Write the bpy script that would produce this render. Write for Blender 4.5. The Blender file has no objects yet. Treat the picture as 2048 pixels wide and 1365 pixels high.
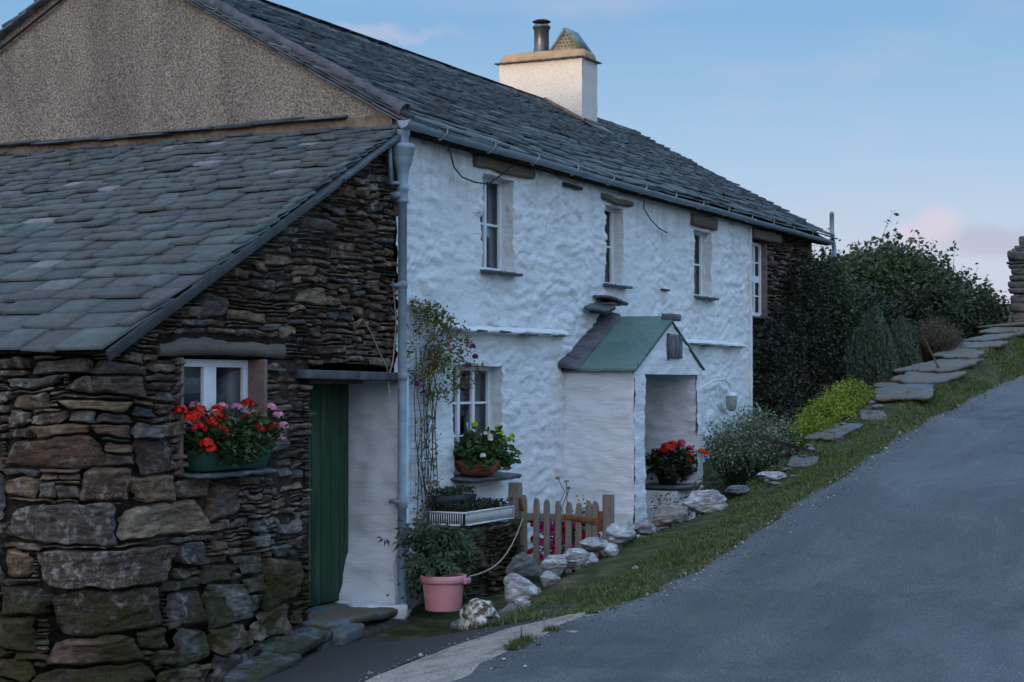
import bpy, math, random
import numpy as np
from mathutils import Vector, Matrix
S=bpy.context.scene
R=math.radians
# ---------------------------------------------------------------- camera
cd=bpy.data.cameras.new('camera'); cam=bpy.data.objects.new('camera',cd); S.collection.objects.link(cam)
cam.location=(-12.38,-7.147,1.8); cam.rotation_euler=(R(91.44),0,R(26.14-90))
cd.sensor_width=36; cd.lens=60.17; cd.clip_start=.1; cd.clip_end=3000
S.camera=cam
# ---------------------------------------------------------------- sky and sun
SUN_EL=4.0; SUN_AZ=172.0       # direction towards the sun, degrees from +X towards +Y
w=bpy.data.worlds.new('World'); S.world=w; w.use_nodes=True
nt=w.node_tree; nt.nodes.clear()
def wn(t,**k):
    n=nt.nodes.new(t)
    for a,b in k.items(): setattr(n,a,b)
    return n
out=wn('ShaderNodeOutputWorld'); bg=wn('ShaderNodeBackground'); bg.inputs[1].default_value=.15
sky=wn('ShaderNodeTexSky',sky_type='NISHITA',sun_disc=False,sun_elevation=R(SUN_EL),sun_rotation=R(90-SUN_AZ),altitude=200,air_density=1.0,dust_density=.6,ozone_density=2.2)
tc=wn('ShaderNodeTexCoord'); sep=wn('ShaderNodeSeparateXYZ'); nt.links.new(tc.outputs['Generated'],sep.inputs[0])
# lilac horizon, blue deepening in view; unseen overhead stops brightened to light the walls
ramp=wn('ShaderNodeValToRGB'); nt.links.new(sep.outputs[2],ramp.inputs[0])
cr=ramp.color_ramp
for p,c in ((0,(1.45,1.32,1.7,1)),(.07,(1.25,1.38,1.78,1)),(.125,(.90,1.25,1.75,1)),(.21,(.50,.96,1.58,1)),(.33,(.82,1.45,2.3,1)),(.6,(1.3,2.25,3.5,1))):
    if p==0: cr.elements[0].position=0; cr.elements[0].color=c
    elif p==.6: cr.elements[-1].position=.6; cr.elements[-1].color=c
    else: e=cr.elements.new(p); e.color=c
mixs=wn('ShaderNodeMix',data_type='RGBA'); 
sdot=wn('ShaderNodeVectorMath',operation='DOT_PRODUCT'); nt.links.new(tc.outputs['Generated'],sdot.inputs[0]); sdot.inputs[1].default_value=(math.cos(R(SUN_AZ)),math.sin(R(SUN_AZ)),0)
smap=wn('ShaderNodeMapRange',interpolation_type='SMOOTHSTEP'); nt.links.new(sdot.outputs['Value'],smap.inputs[0]); smap.inputs[1].default_value=-.3; smap.inputs[2].default_value=.9; smap.inputs[3].default_value=.92; smap.inputs[4].default_value=.1; nt.links.new(smap.outputs[0],mixs.inputs[0])
nt.links.new(sky.outputs[0],mixs.inputs[6]); nt.links.new(ramp.outputs[0],mixs.inputs[7])
# clouds: project direction on a plane overhead, soft noise
mp=wn('ShaderNodeMapping'); mp.inputs['Scale'].default_value=(5,5,17); mp.inputs['Location'].default_value=(1.3,.4,.2)
nt.links.new(tc.outputs['Generated'],mp.inputs[0])
cn=wn('ShaderNodeTexNoise'); cn.inputs['Scale'].default_value=1.7; cn.inputs['Detail'].default_value=5; cn.inputs['Roughness'].default_value=.5
nt.links.new(mp.outputs[0],cn.inputs[0])
c2=wn('ShaderNodeMapRange'); c2.inputs[1].default_value=.52; c2.inputs[2].default_value=.8; c2.inputs[3].default_value=0; c2.inputs[4].default_value=.30
nt.links.new(cn.outputs[0],c2.inputs[0])
# one warm cumulus low over the hedge, and a greyer bank beside it
def blob(az,el,raz,rel):
    d=(math.cos(R(el))*math.cos(R(az)),math.cos(R(el))*math.sin(R(az)),math.sin(R(el)))
    s=wn('ShaderNodeVectorMath',operation='SUBTRACT'); nt.links.new(tc.outputs['Generated'],s.inputs[0]); s.inputs[1].default_value=d
    nz=wn('ShaderNodeTexNoise'); nz.inputs['Scale'].default_value=38; nz.inputs['Detail'].default_value=4; nt.links.new(tc.outputs['Generated'],nz.inputs[0])
    nc=wn('ShaderNodeVectorMath',operation='SUBTRACT'); nt.links.new(nz.outputs[1],nc.inputs[0]); nc.inputs[1].default_value=(.5,.5,.5); nm=wn('ShaderNodeVectorMath',operation='MULTIPLY_ADD'); nt.links.new(nc.outputs[0],nm.inputs[0]); nm.inputs[1].default_value=(.022,.022,.022)
    nt.links.new(s.outputs[0],nm.inputs[2])
    a=wn('ShaderNodeVectorMath',operation='MULTIPLY'); nt.links.new(nm.outputs[0],a.inputs[0]); a.inputs[1].default_value=(1/R(raz),1/R(raz),1/R(rel))
    l=wn('ShaderNodeVectorMath',operation='LENGTH'); nt.links.new(a.outputs[0],l.inputs[0])
    m=wn('ShaderNodeMapRange',interpolation_type='SMOOTHSTEP'); m.inputs[1].default_value=1.25; m.inputs[2].default_value=.45; m.inputs[3].default_value=0; m.inputs[4].default_value=1
    nt.links.new(l.outputs['Value'],m.inputs[0]); return m
def add(a,b,op='ADD'):
    n=wn('ShaderNodeMath',operation=op,use_clamp=True); nt.links.new(a,n.inputs[0])
    if isinstance(b,float): n.inputs[1].default_value=b
    else: nt.links.new(b,n.inputs[1])
    return n.outputs[0]
b1a=blob(12.0,5.2,.75,.75); b1b=blob(13.1,4.85,.7,.5); b2=blob(10.2,4.6,2.0,.55); b3=blob(18,5.2,1.2,.45); b4=blob(33,11.6,5,.35)
m1=wn('ShaderNodeMix',data_type='RGBA'); nt.links.new(c2.outputs[0],m1.inputs[0]); nt.links.new(mixs.outputs[2],m1.inputs[6]); m1.inputs[7].default_value=(1.5,1.3,1.6,1)
m2=wn('ShaderNodeMix',data_type='RGBA'); nt.links.new(add(b2.outputs[0],.55,'MULTIPLY'),m2.inputs[0]); nt.links.new(m1.outputs[2],m2.inputs[6]); m2.inputs[7].default_value=(1.1,1.05,1.4,1)
m3=wn('ShaderNodeMix',data_type='RGBA'); f=add(add(add(b1a.outputs[0],b1b.outputs[0]),add(b3.outputs[0],.6,'MULTIPLY')),add(b4.outputs[0],.6,'MULTIPLY')); nt.links.new(add(f,.42,'MULTIPLY'),m3.inputs[0]); nt.links.new(m2.outputs[2],m3.inputs[6]); m3.inputs[7].default_value=(2.0,1.5,1.65,1)
fill_glow=wn('ShaderNodeMapRange',interpolation_type='SMOOTHSTEP'); nt.links.new(sdot.outputs['Value'],fill_glow.inputs[0]); fill_glow.inputs[1].default_value=-.1; fill_glow.inputs[2].default_value=1.0; fill_glow.inputs[3].default_value=0; fill_glow.inputs[4].default_value=1  # extra sky glow behind the camera, added to brighten the walls
m4=wn('ShaderNodeMix',data_type='RGBA',blend_type='ADD'); nt.links.new(fill_glow.outputs[0],m4.inputs[0]); nt.links.new(m3.outputs[2],m4.inputs[6]); m4.inputs[7].default_value=(2.15,2.05,2.3,1)
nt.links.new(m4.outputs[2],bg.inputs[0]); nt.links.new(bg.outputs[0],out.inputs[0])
sd=bpy.data.lights.new('sun','SUN'); sun=bpy.data.objects.new('sun',sd); S.collection.objects.link(sun)
sd.energy=.75; sd.angle=R(.5); sd.color=(1,.72,.5)
dv=Vector((math.cos(R(SUN_EL))*math.cos(R(SUN_AZ)),math.cos(R(SUN_EL))*math.sin(R(SUN_AZ)),math.sin(R(SUN_EL))))
sun.rotation_euler=dv.to_track_quat('Z','Y').to_euler(); sun.location=(-30,5,20)
S.view_settings.view_transform='Standard'; S.view_settings.look='None'; S.view_settings.exposure=1.55; S.view_settings.gamma=1
S.render.engine='CYCLES'; S.cycles.max_bounces=6; S.cycles.transparent_max_bounces=12
# ---------------------------------------------------------------- noise
def _h(ix,iy,iz,s):
    n=(ix*374761393+iy*668265263+iz*2147483647+s*1274126177)&0xffffffff
    n=((n^(n>>13))*1274126177)&0xffffffff
    n=((n^(n>>16))*2246822519)&0xffffffff
    return ((n^(n>>15))&0xffffff)/float(0xffffff)
def vn(x,y,z=0.,s=0):
    x,y,z=np.broadcast_arrays(np.asarray(x,float),np.asarray(y,float),np.asarray(z,float))
    ix,iy,iz=[np.floor(a).astype(np.int64) for a in (x,y,z)]
    fx,fy,fz=x-ix,y-iy,z-iz
    fx,fy,fz=[a*a*a*(a*(a*6-15)+10) for a in (fx,fy,fz)]
    r=0
    for dx in (0,1):
        for dy in (0,1):
            for dz in (0,1):
                r=r+_h(ix+dx,iy+dy,iz+dz,s)*(fx if dx else 1-fx)*(fy if dy else 1-fy)*(fz if dz else 1-fz)
    return r*2-1
def fbm(x,y,z=0.,o=4,s=0):
    r=0;a=1;t=0
    for i in range(o): r=r+a*vn(np.asarray(x)*2**i,np.asarray(y)*2**i,np.asarray(z)*2**i,s+i*7);t+=a;a*=.5
    return r/t
rng=np.random.default_rng(5)
def ss(a,b,x): t=np.clip((np.asarray(x,float)-a)/(b-a),0,1); return t*t*(3-2*t)
# ---------------------------------------------------------------- mesh helpers
class MB:
    def __init__(s): s.V=[];s.F=[];s.n=0
    def add(s,V,*Fs):
        V=np.asarray(V,float).reshape(-1,3)
        for F in Fs:
            F=np.asarray(F,int)
            if F.size: s.F.append(F+s.n)
        s.V.append(V); s.n+=len(V); return s
    def box(s,a,b,bev=0.,jit=0.):
        a=np.minimum(a,b).astype(float);c=np.maximum(a,b) if False else np.asarray(b,float)
        lo=np.minimum(a,c);hi=np.maximum(a,c)
        V=np.array([[x,y,z] for z in (lo[2],hi[2]) for y in (lo[1],hi[1]) for x in (lo[0],hi[0])])
        if jit: V+=rng.uniform(-jit,jit,V.shape)
        s.add(V,[[0,2,3,1],[4,5,7,6],[0,1,5,4],[2,6,7,3],[0,4,6,2],[1,3,7,5]]); return s
    def hexa(s,V): s.add(V,[[0,2,3,1],[4,5,7,6],[0,1,5,4],[2,6,7,3],[0,4,6,2],[1,3,7,5]]); return s
    def tube(s,P,r,n=8,cap=True):
        P=np.asarray(P,float); r=np.broadcast_to(np.asarray(r,float),(len(P),))
        T=np.gradient(P,axis=0); T/=np.linalg.norm(T,axis=1)[:,None]+1e-9
        up=np.array([0,0,1.]) if abs(T[0,2])<.9 else np.array([1.,0,0])
        V=[];
        for i in range(len(P)):
            a=np.cross(T[i],up); a/=np.linalg.norm(a)+1e-9; b=np.cross(T[i],a)
            th=np.arange(n)/n*2*math.pi
            V.append(P[i]+r[i]*(np.cos(th)[:,None]*a+np.sin(th)[:,None]*b))
        V=np.concatenate(V)
        F=[[i*n+j,i*n+(j+1)%n,(i+1)*n+(j+1)%n,(i+1)*n+j] for i in range(len(P)-1) for j in range(n)]
        s.add(V,F)
        if cap:
            k=s.n-len(V); s.F.append(np.array([[k+j for j in range(n)]])); s.F.append(np.array([[k+(len(P)-1)*n+j for j in range(n)][::-1]]))
        return s
    def lathe(s,c,prof,n=24,a0=0,a1=2*math.pi,cap=False):
        th=np.linspace(a0,a1,n,endpoint=False) if abs(a1-a0-2*math.pi)<1e-6 else np.linspace(a0,a1,n)
        full=abs(a1-a0-2*math.pi)<1e-6
        V=[[c[0]+r*math.cos(t),c[1]+r*math.sin(t),c[2]+z] for r,z in prof for t in th]
        m=n if full else n-1
        F=[[i*n+j,i*n+(j+1)%n,(i+1)*n+(j+1)%n,(i+1)*n+j] for i in range(len(prof)-1) for j in range(m)]
        s.add(V,F); return s
    def grid(s,P):  # P (a,b,3)
        a,b=P.shape[:2]; I=np.arange(a*b).reshape(a,b)
        F=np.stack([I[:-1,:-1],I[1:,:-1],I[1:,1:],I[:-1,1:]],-1).reshape(-1,4)
        s.add(P.reshape(-1,3),F); return s
    def build(s,name,mat,parent=None,smooth=False,bevel=0,label=None,auto=None):
        V=np.concatenate(s.V).astype(np.float32)
        me=bpy.data.meshes.new(name)
        me.vertices.add(len(V)); me.vertices.foreach_set('co',V.ravel())
        L=np.concatenate([f.ravel() for f in s.F]).astype(np.int32)
        tot=np.concatenate([np.full(len(f),f.shape[1]) for f in s.F])
        st=np.concatenate([[0],np.cumsum(tot)[:-1]]).astype(np.int32)
        me.loops.add(len(L)); me.loops.foreach_set('vertex_index',L)
        me.polygons.add(len(st)); me.polygons.foreach_set('loop_start',st)
        me.update(calc_edges=True); me.validate()
        if smooth: me.polygons.foreach_set('use_smooth',np.ones(len(me.polygons),bool))
        if mat: me.materials.append(mat)
        o=bpy.data.objects.new(name,me); S.collection.objects.link(o)
        if bevel:
            b=o.modifiers.new('b','BEVEL'); b.width=bevel; b.segments=2; b.limit_method='ANGLE'; b.angle_limit=R(40)
        if parent:
            o.parent=parent
            r=parent
            o.matrix_parent_inverse=wm(parent).inverted()
        if label: o['label']=label
        return o
def wm(o):
    m=Matrix.LocRotScale(o.location,o.rotation_euler,o.scale)
    return wm(o.parent)@o.matrix_parent_inverse@m if o.parent else m
def thing(name,loc,label,cat,group=None):
    o=bpy.data.objects.new(name,None); S.collection.objects.link(o); o.location=loc; o.empty_display_size=.2
    return tag(o,label,cat,group)
def tag(o,label,cat,group=None):
    o['label']=label;o['category']=cat
    if group:o['group']=group
    return o
# ---------------------------------------------------------------- materials
def hexc(r,g,b): return (r,g,b,1)
class M_:
    def __init__(s,name,rough=.8,spec=.3):
        s.m=bpy.data.materials.new(name); s.m.use_nodes=True; s.t=s.m.node_tree; s.b=s.t.nodes['Principled BSDF']
        s.b.inputs['Roughness'].default_value=rough; s.b.inputs['Specular IOR Level'].default_value=spec
        s.tc=s.n('ShaderNodeTexCoord'); s.h=None
    def n(s,t,**k):
        n=s.t.nodes.new(t)
        for a,b in k.items(): setattr(n,a,b)
        return n
    def l(s,a,b): s.t.links.new(a,b)
    def map(s,sc,loc=(0,0,0)):
        m=s.n('ShaderNodeMapping'); m.inputs['Scale'].default_value=sc; m.inputs['Location'].default_value=loc; s.l(s.tc.outputs['Object'],m.inputs[0]); return m.outputs[0]
    def noise(s,scale,sc=(1,1,1),det=4,ro=.55,dist=0,loc=(0,0,0)):
        n=s.n('ShaderNodeTexNoise'); n.inputs['Scale'].default_value=scale;n.inputs['Detail'].default_value=det;n.inputs['Roughness'].default_value=ro;n.inputs['Distortion'].default_value=dist
        s.l(s.map(sc,loc),n.inputs[0]); return n.outputs[0]
    def voro(s,scale,sc=(1,1,1),feat='F1',out=0):
        n=s.n('ShaderNodeTexVoronoi',feature=feat); n.inputs['Scale'].default_value=scale; s.l(s.map(sc),n.inputs[0]); return n.outputs[out]
    def ramp(s,v,stops,interp='LINEAR'):
        n=s.n('ShaderNodeValToRGB'); s.l(v,n.inputs[0]); r=n.color_ramp; r.interpolation=interp
        st=[(p,c if len(c)==4 else (*c,1)) for p,c in stops]
        r.elements[0].position=st[0][0]; r.elements[0].color=st[0][1]; r.elements[-1].position=st[-1][0]; r.elements[-1].color=st[-1][1]
        for p,c in st[1:-1]: e=r.elements.new(p); e.color=c
        return n.outputs[0]
    def rng(s,v,a,b,c=0,d=1):
        n=s.n('ShaderNodeMapRange'); s.l(v,n.inputs[0]); 
        for i,x in enumerate((a,b,c,d)): n.inputs[i+1].default_value=x
        return n.outputs[0]
    def mix(s,f,a,b,mode='MIX'):
        n=s.n('ShaderNodeMix',data_type='RGBA',blend_type=mode)
        if isinstance(f,(int,float)): n.inputs[0].default_value=f
        else: s.l(f,n.inputs[0])
        for i,x in ((6,a),(7,b)):
            if isinstance(x,tuple): n.inputs[i].default_value=x if len(x)==4 else (*x,1)
            else: s.l(x,n.inputs[i])
        return n.outputs[2]
    def math(s,op,a,b):
        n=s.n('ShaderNodeMath',operation=op)
        for i,x in enumerate((a,b)):
            if isinstance(x,(int,float)): n.inputs[i].default_value=x
            else: s.l(x,n.inputs[i])
        return n.outputs[0]
    def isl(s): return s.n('ShaderNodeNewGeometry').outputs['Random Per Island']
    def col(s,c):
        if isinstance(c,tuple): s.b.inputs['Base Color'].default_value=c if len(c)==4 else (*c,1)
        else: s.l(c,s.b.inputs['Base Color'])
        return s
    def bump(s,h,dist,st=1.):
        n=s.n('ShaderNodeBump'); n.inputs['Distance'].default_value=dist; n.inputs['Strength'].default_value=st; s.l(h,n.inputs['Height'])
        if s.h: s.l(s.h,n.inputs['Normal'])
        s.h=n.outputs[0]; s.l(s.h,s.b.inputs['Normal']); return s
def simple(name,c,rough=.6,var=.12,scale=14,bump=.002,sc=(1,1,1),spec=.3,metal=0):
    m=M_(name,rough,spec); n=m.noise(scale,sc)
    a=tuple(x*(1-var*1.6) for x in c);b=tuple(min(1,x*(1+var*1.2)) for x in c)
    m.col(m.ramp(n,[(.3,a),(.7,b)])); m.b.inputs['Metallic'].default_value=metal
    if bump: m.bump(m.noise(scale*4,sc),bump)
    return m.m
# whitewash over rubble
m=M_('whitewash',.85,.2)
n1=m.noise(1.3,(1,1,1)); n2=m.noise(9,(1,1,2.2),6,.65)
c=m.mix(m.rng(n1,.35,.7,0,.8),(.80,.82,.85),(.70,.73,.77)); c=m.mix(m.rng(n2,.52,.78,0,.55),c,(.60,.60,.58))
st=m.noise(5,(1.2,1.2,.18),5,.6); zc=m.n('ShaderNodeSeparateXYZ'); m.l(m.tc.outputs['Object'],zc.inputs[0])
c=m.mix(m.math('MULTIPLY',m.rng(st,.44,.7,0,.75),m.rng(zc.outputs[2],3.0,3.95,0,1)),c,(.45,.46,.40))
c=m.mix(m.math('MULTIPLY',m.rng(m.noise(4,(1,1,1),5),.35,.6,0,.7),m.rng(zc.outputs[2],.7,-.1,0,1)),c,(.42,.43,.38))
c=m.mix(m.rng(m.noise(2.2,(1,1,.7),6,.7,.5,loc=(6,1,2)),.56,.72,0,.55),c,(.56,.60,.60)); c=m.mix(m.rng(m.noise(30,(1,1,1),4,.7,loc=(1,9,2)),.66,.72,0,.5),c,(.38,.37,.34))
m.col(c); m.bump(m.noise(11,(1,1,3.2),7,.65,.6),.012,.8); m.bump(m.noise(45,(1,1,1.8),5,.7),.007,.8); WHITE=m.m
# smooth limewash for reveals and porch cheek
m=M_('limewash',.85,.2); c=m.mix(m.rng(m.noise(2.5),.35,.7),(.78,.79,.82),(.68,.69,.74)); m.col(c); m.bump(m.noise(9,(1,1,3.5),5,.6,.4),.014,.8); m.bump(m.noise(70),.003,.6); LIME=m.m
# rubble stone, colour per stone
def stone_mat(name,ramp,lich=.5,moss=0,seed=0):
    m=M_(name,.85,.25)
    c=m.ramp(m.isl(),ramp)
    st=m.noise(7,(1,1,4.5),7,.65,.5,loc=(seed,0,0)); c=m.mix(m.rng(st,.34,.6,0,1),m.mix(1,c,(.30,.28,.30),'MULTIPLY'),c)
    c=m.mix(m.rng(m.noise(18,(1,1,2.5),6,.75),.48,.66,0,.8),c,m.mix(1,c,(2.0,1.9,1.8),'MULTIPLY'))
    # rusty patches
    c=m.mix(m.rng(m.noise(3.1,(1,1,1),4,.6,loc=(4,2,seed)),.55,.72,0,.5),c,(.10,.055,.035))
    lc=m.math('MULTIPLY',m.rng(m.noise(15,(1,1,1),6,.75,loc=(9,seed,1)),.50,.60,0,1),m.rng(m.noise(1.9,(1,1,1),4,loc=(2,5,seed)),.44,.58,0,lich*.85))
    c=m.mix(lc,c,(.38,.36,.335))
    if moss:
        z=m.n('ShaderNodeSeparateXYZ'); m.l(m.tc.outputs['Object'],z.inputs[0])
        mm=m.math('MULTIPLY',m.rng(m.noise(2.6,(1,1,1),5,.6,loc=(1,1,7)),.42,.52,0,moss),m.rng(z.outputs[2],.7,.35,0,1))
        c=m.mix(mm,c,m.ramp(m.noise(60),[(.3,(.02,.018,.006)),(.7,(.075,.068,.018))]))
    m.col(c); m.bump(m.noise(9,(1,1,4.5),8,.75,.5),.035,1); m.bump(m.noise(80,(1,1,1.6),4,.7),.006,.9)
    return m.m
STONE=stone_mat('rubble_stone',[(0,(.05,.042,.04)),(.13,(.18,.11,.075)),(.27,(.085,.085,.09)),(.42,(.27,.17,.10)),(.55,(.12,.13,.125)),(.68,(.15,.095,.075)),(.8,(.36,.27,.175)),(.9,(.10,.075,.065)),(1,(.26,.25,.235))],1,.9)
QUARTZ=stone_mat('quartz_rock',[(0,(.45,.44,.45)),(.5,(.6,.59,.6)),(1,(.4,.385,.38))],1,0,3)
GREYROCK=stone_mat('grey_rock',[(0,(.14,.15,.155)),(1,(.22,.23,.235))],.6,0,5)
m=M_('lichen_rock',.9,.2); v=m.noise(16,(1,1,1),5,.6); c=m.ramp(v,[(.4,(.07,.055,.04)),(.47,(.17,.14,.10)),(.53,(.5,.5,.46)),(.7,(.62,.62,.6))]); c=m.mix(m.rng(m.noise(6,loc=(3,3,3)),.56,.66),c,(.1,.105,.04)); m.col(c); m.bump(v,.02); LICHEN=m.m
m=M_('dark_gap',1,.0); m.col(m.ramp(m.noise(12),[(.3,(.018,.015,.013)),(.7,(.06,.05,.043))])); m.bump(m.noise(30),.01); GAP=m.m
# slates
def slate_mat(name,ramp,rough=.62,li=.5):
    m=M_(name,rough,.35); c=m.ramp(m.isl(),ramp)
    n=m.noise(9,(1,1,1),6,.65); c=m.mix(m.rng(n,.3,.75,0,1),m.mix(1,c,(.68,.68,.72),'MULTIPLY'),m.mix(1,c,(1.22,1.22,1.2),'MULTIPLY'))
    c=m.mix(m.rng(m.noise(34,(1,1,1),5,.7,loc=(7,0,0)),.60,.68,0,li),c,(.30,.31,.30))
    c=m.mix(m.rng(m.noise(2.0,(1,1,1),4,.6,loc=(0,7,0)),.52,.7,0,.5),c,(.055,.06,.05))
    m.col(c); m.bump(m.noise(22,(1,1,1),6,.7),.006,.9); return m.m
SLATE=slate_mat('lean_to_slate',[(0,(.055,.078,.085)),(.2,(.08,.105,.108)),(.4,(.065,.072,.085)),(.55,(.095,.128,.125)),(.7,(.075,.072,.078)),(.85,(.085,.108,.118)),(.96,(.10,.12,.13)),(.975,(.20,.20,.22)),(1,(.24,.24,.27))],.6,.35)
SLATE2=slate_mat('main_slate',[(0,(.035,.042,.05)),(.3,(.06,.075,.085)),(.6,(.048,.054,.07)),(.8,(.08,.11,.115)),(1,(.13,.15,.16))],.5)
m=M_('edge_slate',.6,.35); m.col(m.ramp(m.noise(6,(1,1,1),6,.7),[(.3,(.05,.055,.065)),(.6,(.11,.12,.135)),(.75,(.2,.2,.21))])); m.bump(m.noise(20,(1,1,3),5),.006); ESLATE=m.m
m=M_('green_slate',.5,.4); c=m.ramp(m.noise(2.5,(1,1,1),5,.6,.5),[(.3,(.08,.145,.145)),(.55,(.11,.185,.175)),(.75,(.15,.18,.16))]); c=m.mix(m.rng(m.noise(5,(1,1,1),6,.75,loc=(3,3,3)),.5,.7,0,.6),c,(.10,.125,.11)); c=m.mix(m.rng(m.noise(60,det=2),.66,.72),c,(.45,.45,.45)); m.col(c); m.bump(m.noise(12,det=7),.012); GSLATE=m.m
# pebbledash gable
m=M_('pebbledash',.95,.15); v=m.noise(55,(1,1,1),5,.75); c=m.ramp(v,[(.34,(.07,.052,.042)),(.5,(.285,.23,.19)),(.64,(.54,.455,.385))])
s_=m.noise(1.3,(1,1.1,.4),5,.6,.4); c=m.mix(m.rng(s_,.42,.62,0,.7),c,m.mix(1,c,(.55,.55,.56),'MULTIPLY'))
c=m.mix(m.rng(m.voro(13),.0,.16,.5,0),c,(.06,.055,.05))
m.col(c); m.bump(v,.016,1); m.bump(m.noise(3),.03,.6); PEB=m.m
m=M_('chimney_render',.95,.15); v=m.noise(50,(1,1,1),5,.75); m.col(m.ramp(v,[(.25,(.5,.47,.44)),(.5,(.74,.70,.66)),(.8,(.82,.8,.77))])); m.bump(v,.022,1); CHIM=m.m
m=M_('ochre_mortar',.95,.15); c=m.ramp(m.noise(9,(1,1,1),6,.7),[(.3,(.12,.085,.065)),(.6,(.23,.17,.125)),(.8,(.20,.17,.15))]); m.col(c); m.bump(m.noise(40),.01); OCHRE=m.m
m=M_('cement_cap',.9,.2); m.col(m.ramp(m.noise(7,(1,1,1),6,.7),[(.3,(.27,.19,.12)),(.6,(.40,.29,.18)),(.8,(.33,.28,.22))])); m.bump(m.noise(40),.01); CAPM=m.m
m=M_('cement_verge',.85,.25); m.col(m.ramp(m.noise(5,(1,1,1),6,.7,.5),[(.3,(.055,.05,.06)),(.6,(.12,.115,.13)),(.75,(.2,.19,.2))])); m.bump(m.noise(25),.01); VERGE=m.m
GUT=simple('painted_iron',(.22,.29,.36),.45,.12,8,.001)
FRAME=simple('white_paint',(.78,.80,.84),.5,.05,10,.0008)
def wood(name,c,ax=(6,6,.6),var=.4):
    m=M_(name,.85,.2); n=m.noise(9,ax,6,.7,.6); m.col(m.ramp(n,[(.25,tuple(x*(1-var) for x in c)),(.5,c),(.8,tuple(x*1.35 for x in c))])); m.bump(n,.006); return m.m
BEAM=wood('old_oak',(.15,.12,.095),(.7,5,5)); GREYWOOD=wood('weathered_wood',(.24,.205,.175)); LINT=wood('bleached_oak',(.14,.115,.10),(.8,5,6))
RUST=simple('rusty_iron',(.22,.075,.035),.8,.4,22,.002); DARKIRON=simple('dark_iron',(.045,.032,.028),.7,.3,15,.002)
DOOR=simple('green_paint',(.017,.062,.032),.5,.3,5,.003,(3,3,.4)); BLACK=simple('black_plastic',(.02,.02,.022),.5,.2,9,.001)
PINK=simple('pink_plastic',(.62,.26,.29),.5,.07,5,.0008); TERRA=simple('terracotta',(.24,.085,.05),.8,.25,12,.003)
DKGREEN=simple('green_plastic',(.02,.06,.045),.45,.1,9,.0005); CRATE=simple('white_plastic',(.62,.63,.65),.5,.08,9,.0006)
PINKISH=simple('pink_render',(.21,.145,.13),.9,.2,11,.008); CABLE=simple('black_cable',(.015,.015,.018),.6,.1,5,0); PALECABLE=simple('pale_cable',(.5,.53,.55),.6,.1,5,0)
POT=simple('chimney_steel',(.10,.10,.115),.38,.2,6,.001,(1,1,1),.5,.7); ROPE=simple('rope',(.40,.33,.25),.9,.2,40,.002)
LEAD=simple('lead',(.07,.09,.105),.5,.2,9,.002)
m=M_('curtain',.9,.1); m.col(m.ramp(m.noise(16,(6,6,.3),3,.5),[(.3,(.36,.36,.42)),(.7,(.66,.66,.72))])); m.bump(m.noise(16,(6,6,.3),3),.02); CURT=m.m
ROOM=simple('dark_room',(.02,.018,.016),.9,.1,3,0)
m=M_('window_glass',.03,.5); t=m.t
tr=m.n('ShaderNodeBsdfTransparent'); tr.inputs[0].default_value=(.85,.88,.88,1); gl=m.n('ShaderNodeBsdfGlossy'); gl.inputs['Roughness'].default_value=.02; gl.inputs[0].default_value=(.4,.42,.45,1)
fr=m.n('ShaderNodeFresnel'); fr.inputs[0].default_value=1.5; mx=m.n('ShaderNodeMixShader')
m.l(m.math('ADD',fr.outputs[0],.01),mx.inputs[0]); m.l(tr.outputs[0],mx.inputs[1]); m.l(gl.outputs[0],mx.inputs[2]); m.l(mx.outputs[0],t.nodes['Material Output'].inputs[0]); GLASS=m.m
def leafm(name,ramp,tr=.25,rough=.55):
    m=M_(name,rough,.3); c=m.ramp(m.isl(),ramp)
    m.col(c); d=m.n('ShaderNodeBsdfTranslucent'); m.l(c,d.inputs[0]); x=m.n('ShaderNodeMixShader'); x.inputs[0].default_value=tr
    o=m.t.nodes['Material Output']; m.l(m.b.outputs[0],x.inputs[1]); m.l(d.outputs[0],x.inputs[2]); m.l(x.outputs[0],o.inputs[0]); return m.m
L_HEDGE=leafm('hedge_leaf',[(0,(.035,.06,.026)),(.4,(.065,.10,.04)),(.75,(.09,.13,.055)),(.93,(.12,.14,.07)),(1,(.16,.10,.07))])
L_HEDGE2=leafm('bramble_leaf',[(0,(.035,.055,.035)),(.5,(.06,.085,.045)),(1,(.10,.10,.06))])
L_IVY=leafm('ivy_leaf',[(0,(.02,.026,.018)),(.5,(.036,.048,.03)),(.9,(.06,.06,.042)),(1,(.11,.065,.045))])
L_CON=leafm('conifer_leaf',[(0,(.06,.10,.075)),(.6,(.09,.14,.10)),(1,(.13,.17,.12))],.1)
L_YEL=leafm('yellow_leaf',[(0,(.12,.16,.012)),(.6,(.24,.29,.025)),(1,(.36,.38,.06))])
L_PALE=leafm('pale_leaf',[(0,(.07,.10,.055)),(.5,(.13,.165,.10)),(.8,(.22,.24,.17)),(1,(.55,.55,.45))])
L_GER=leafm('geranium_leaf',[(0,(.02,.04,.014)),(.6,(.05,.085,.025)),(1,(.10,.13,.045))])
L_POT=leafm('primrose_leaf',[(0,(.035,.07,.02)),(.6,(.06,.115,.035)),(1,(.10,.16,.06))])
L_DARK=leafm('dark_leaf',[(0,(.02,.028,.014)),(.6,(.035,.045,.02)),(1,(.07,.065,.03))])
L_HEL=leafm('hellebore_leaf',[(0,(.025,.045,.02)),(.6,(.05,.08,.035)),(1,(.09,.115,.06))])
L_CLEM=leafm('clematis_leaf',[(0,(.08,.085,.025)),(.4,(.14,.16,.045)),(.7,(.24,.22,.08)),(.9,(.13,.07,.06)),(1,(.3,.28,.2))])
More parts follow.
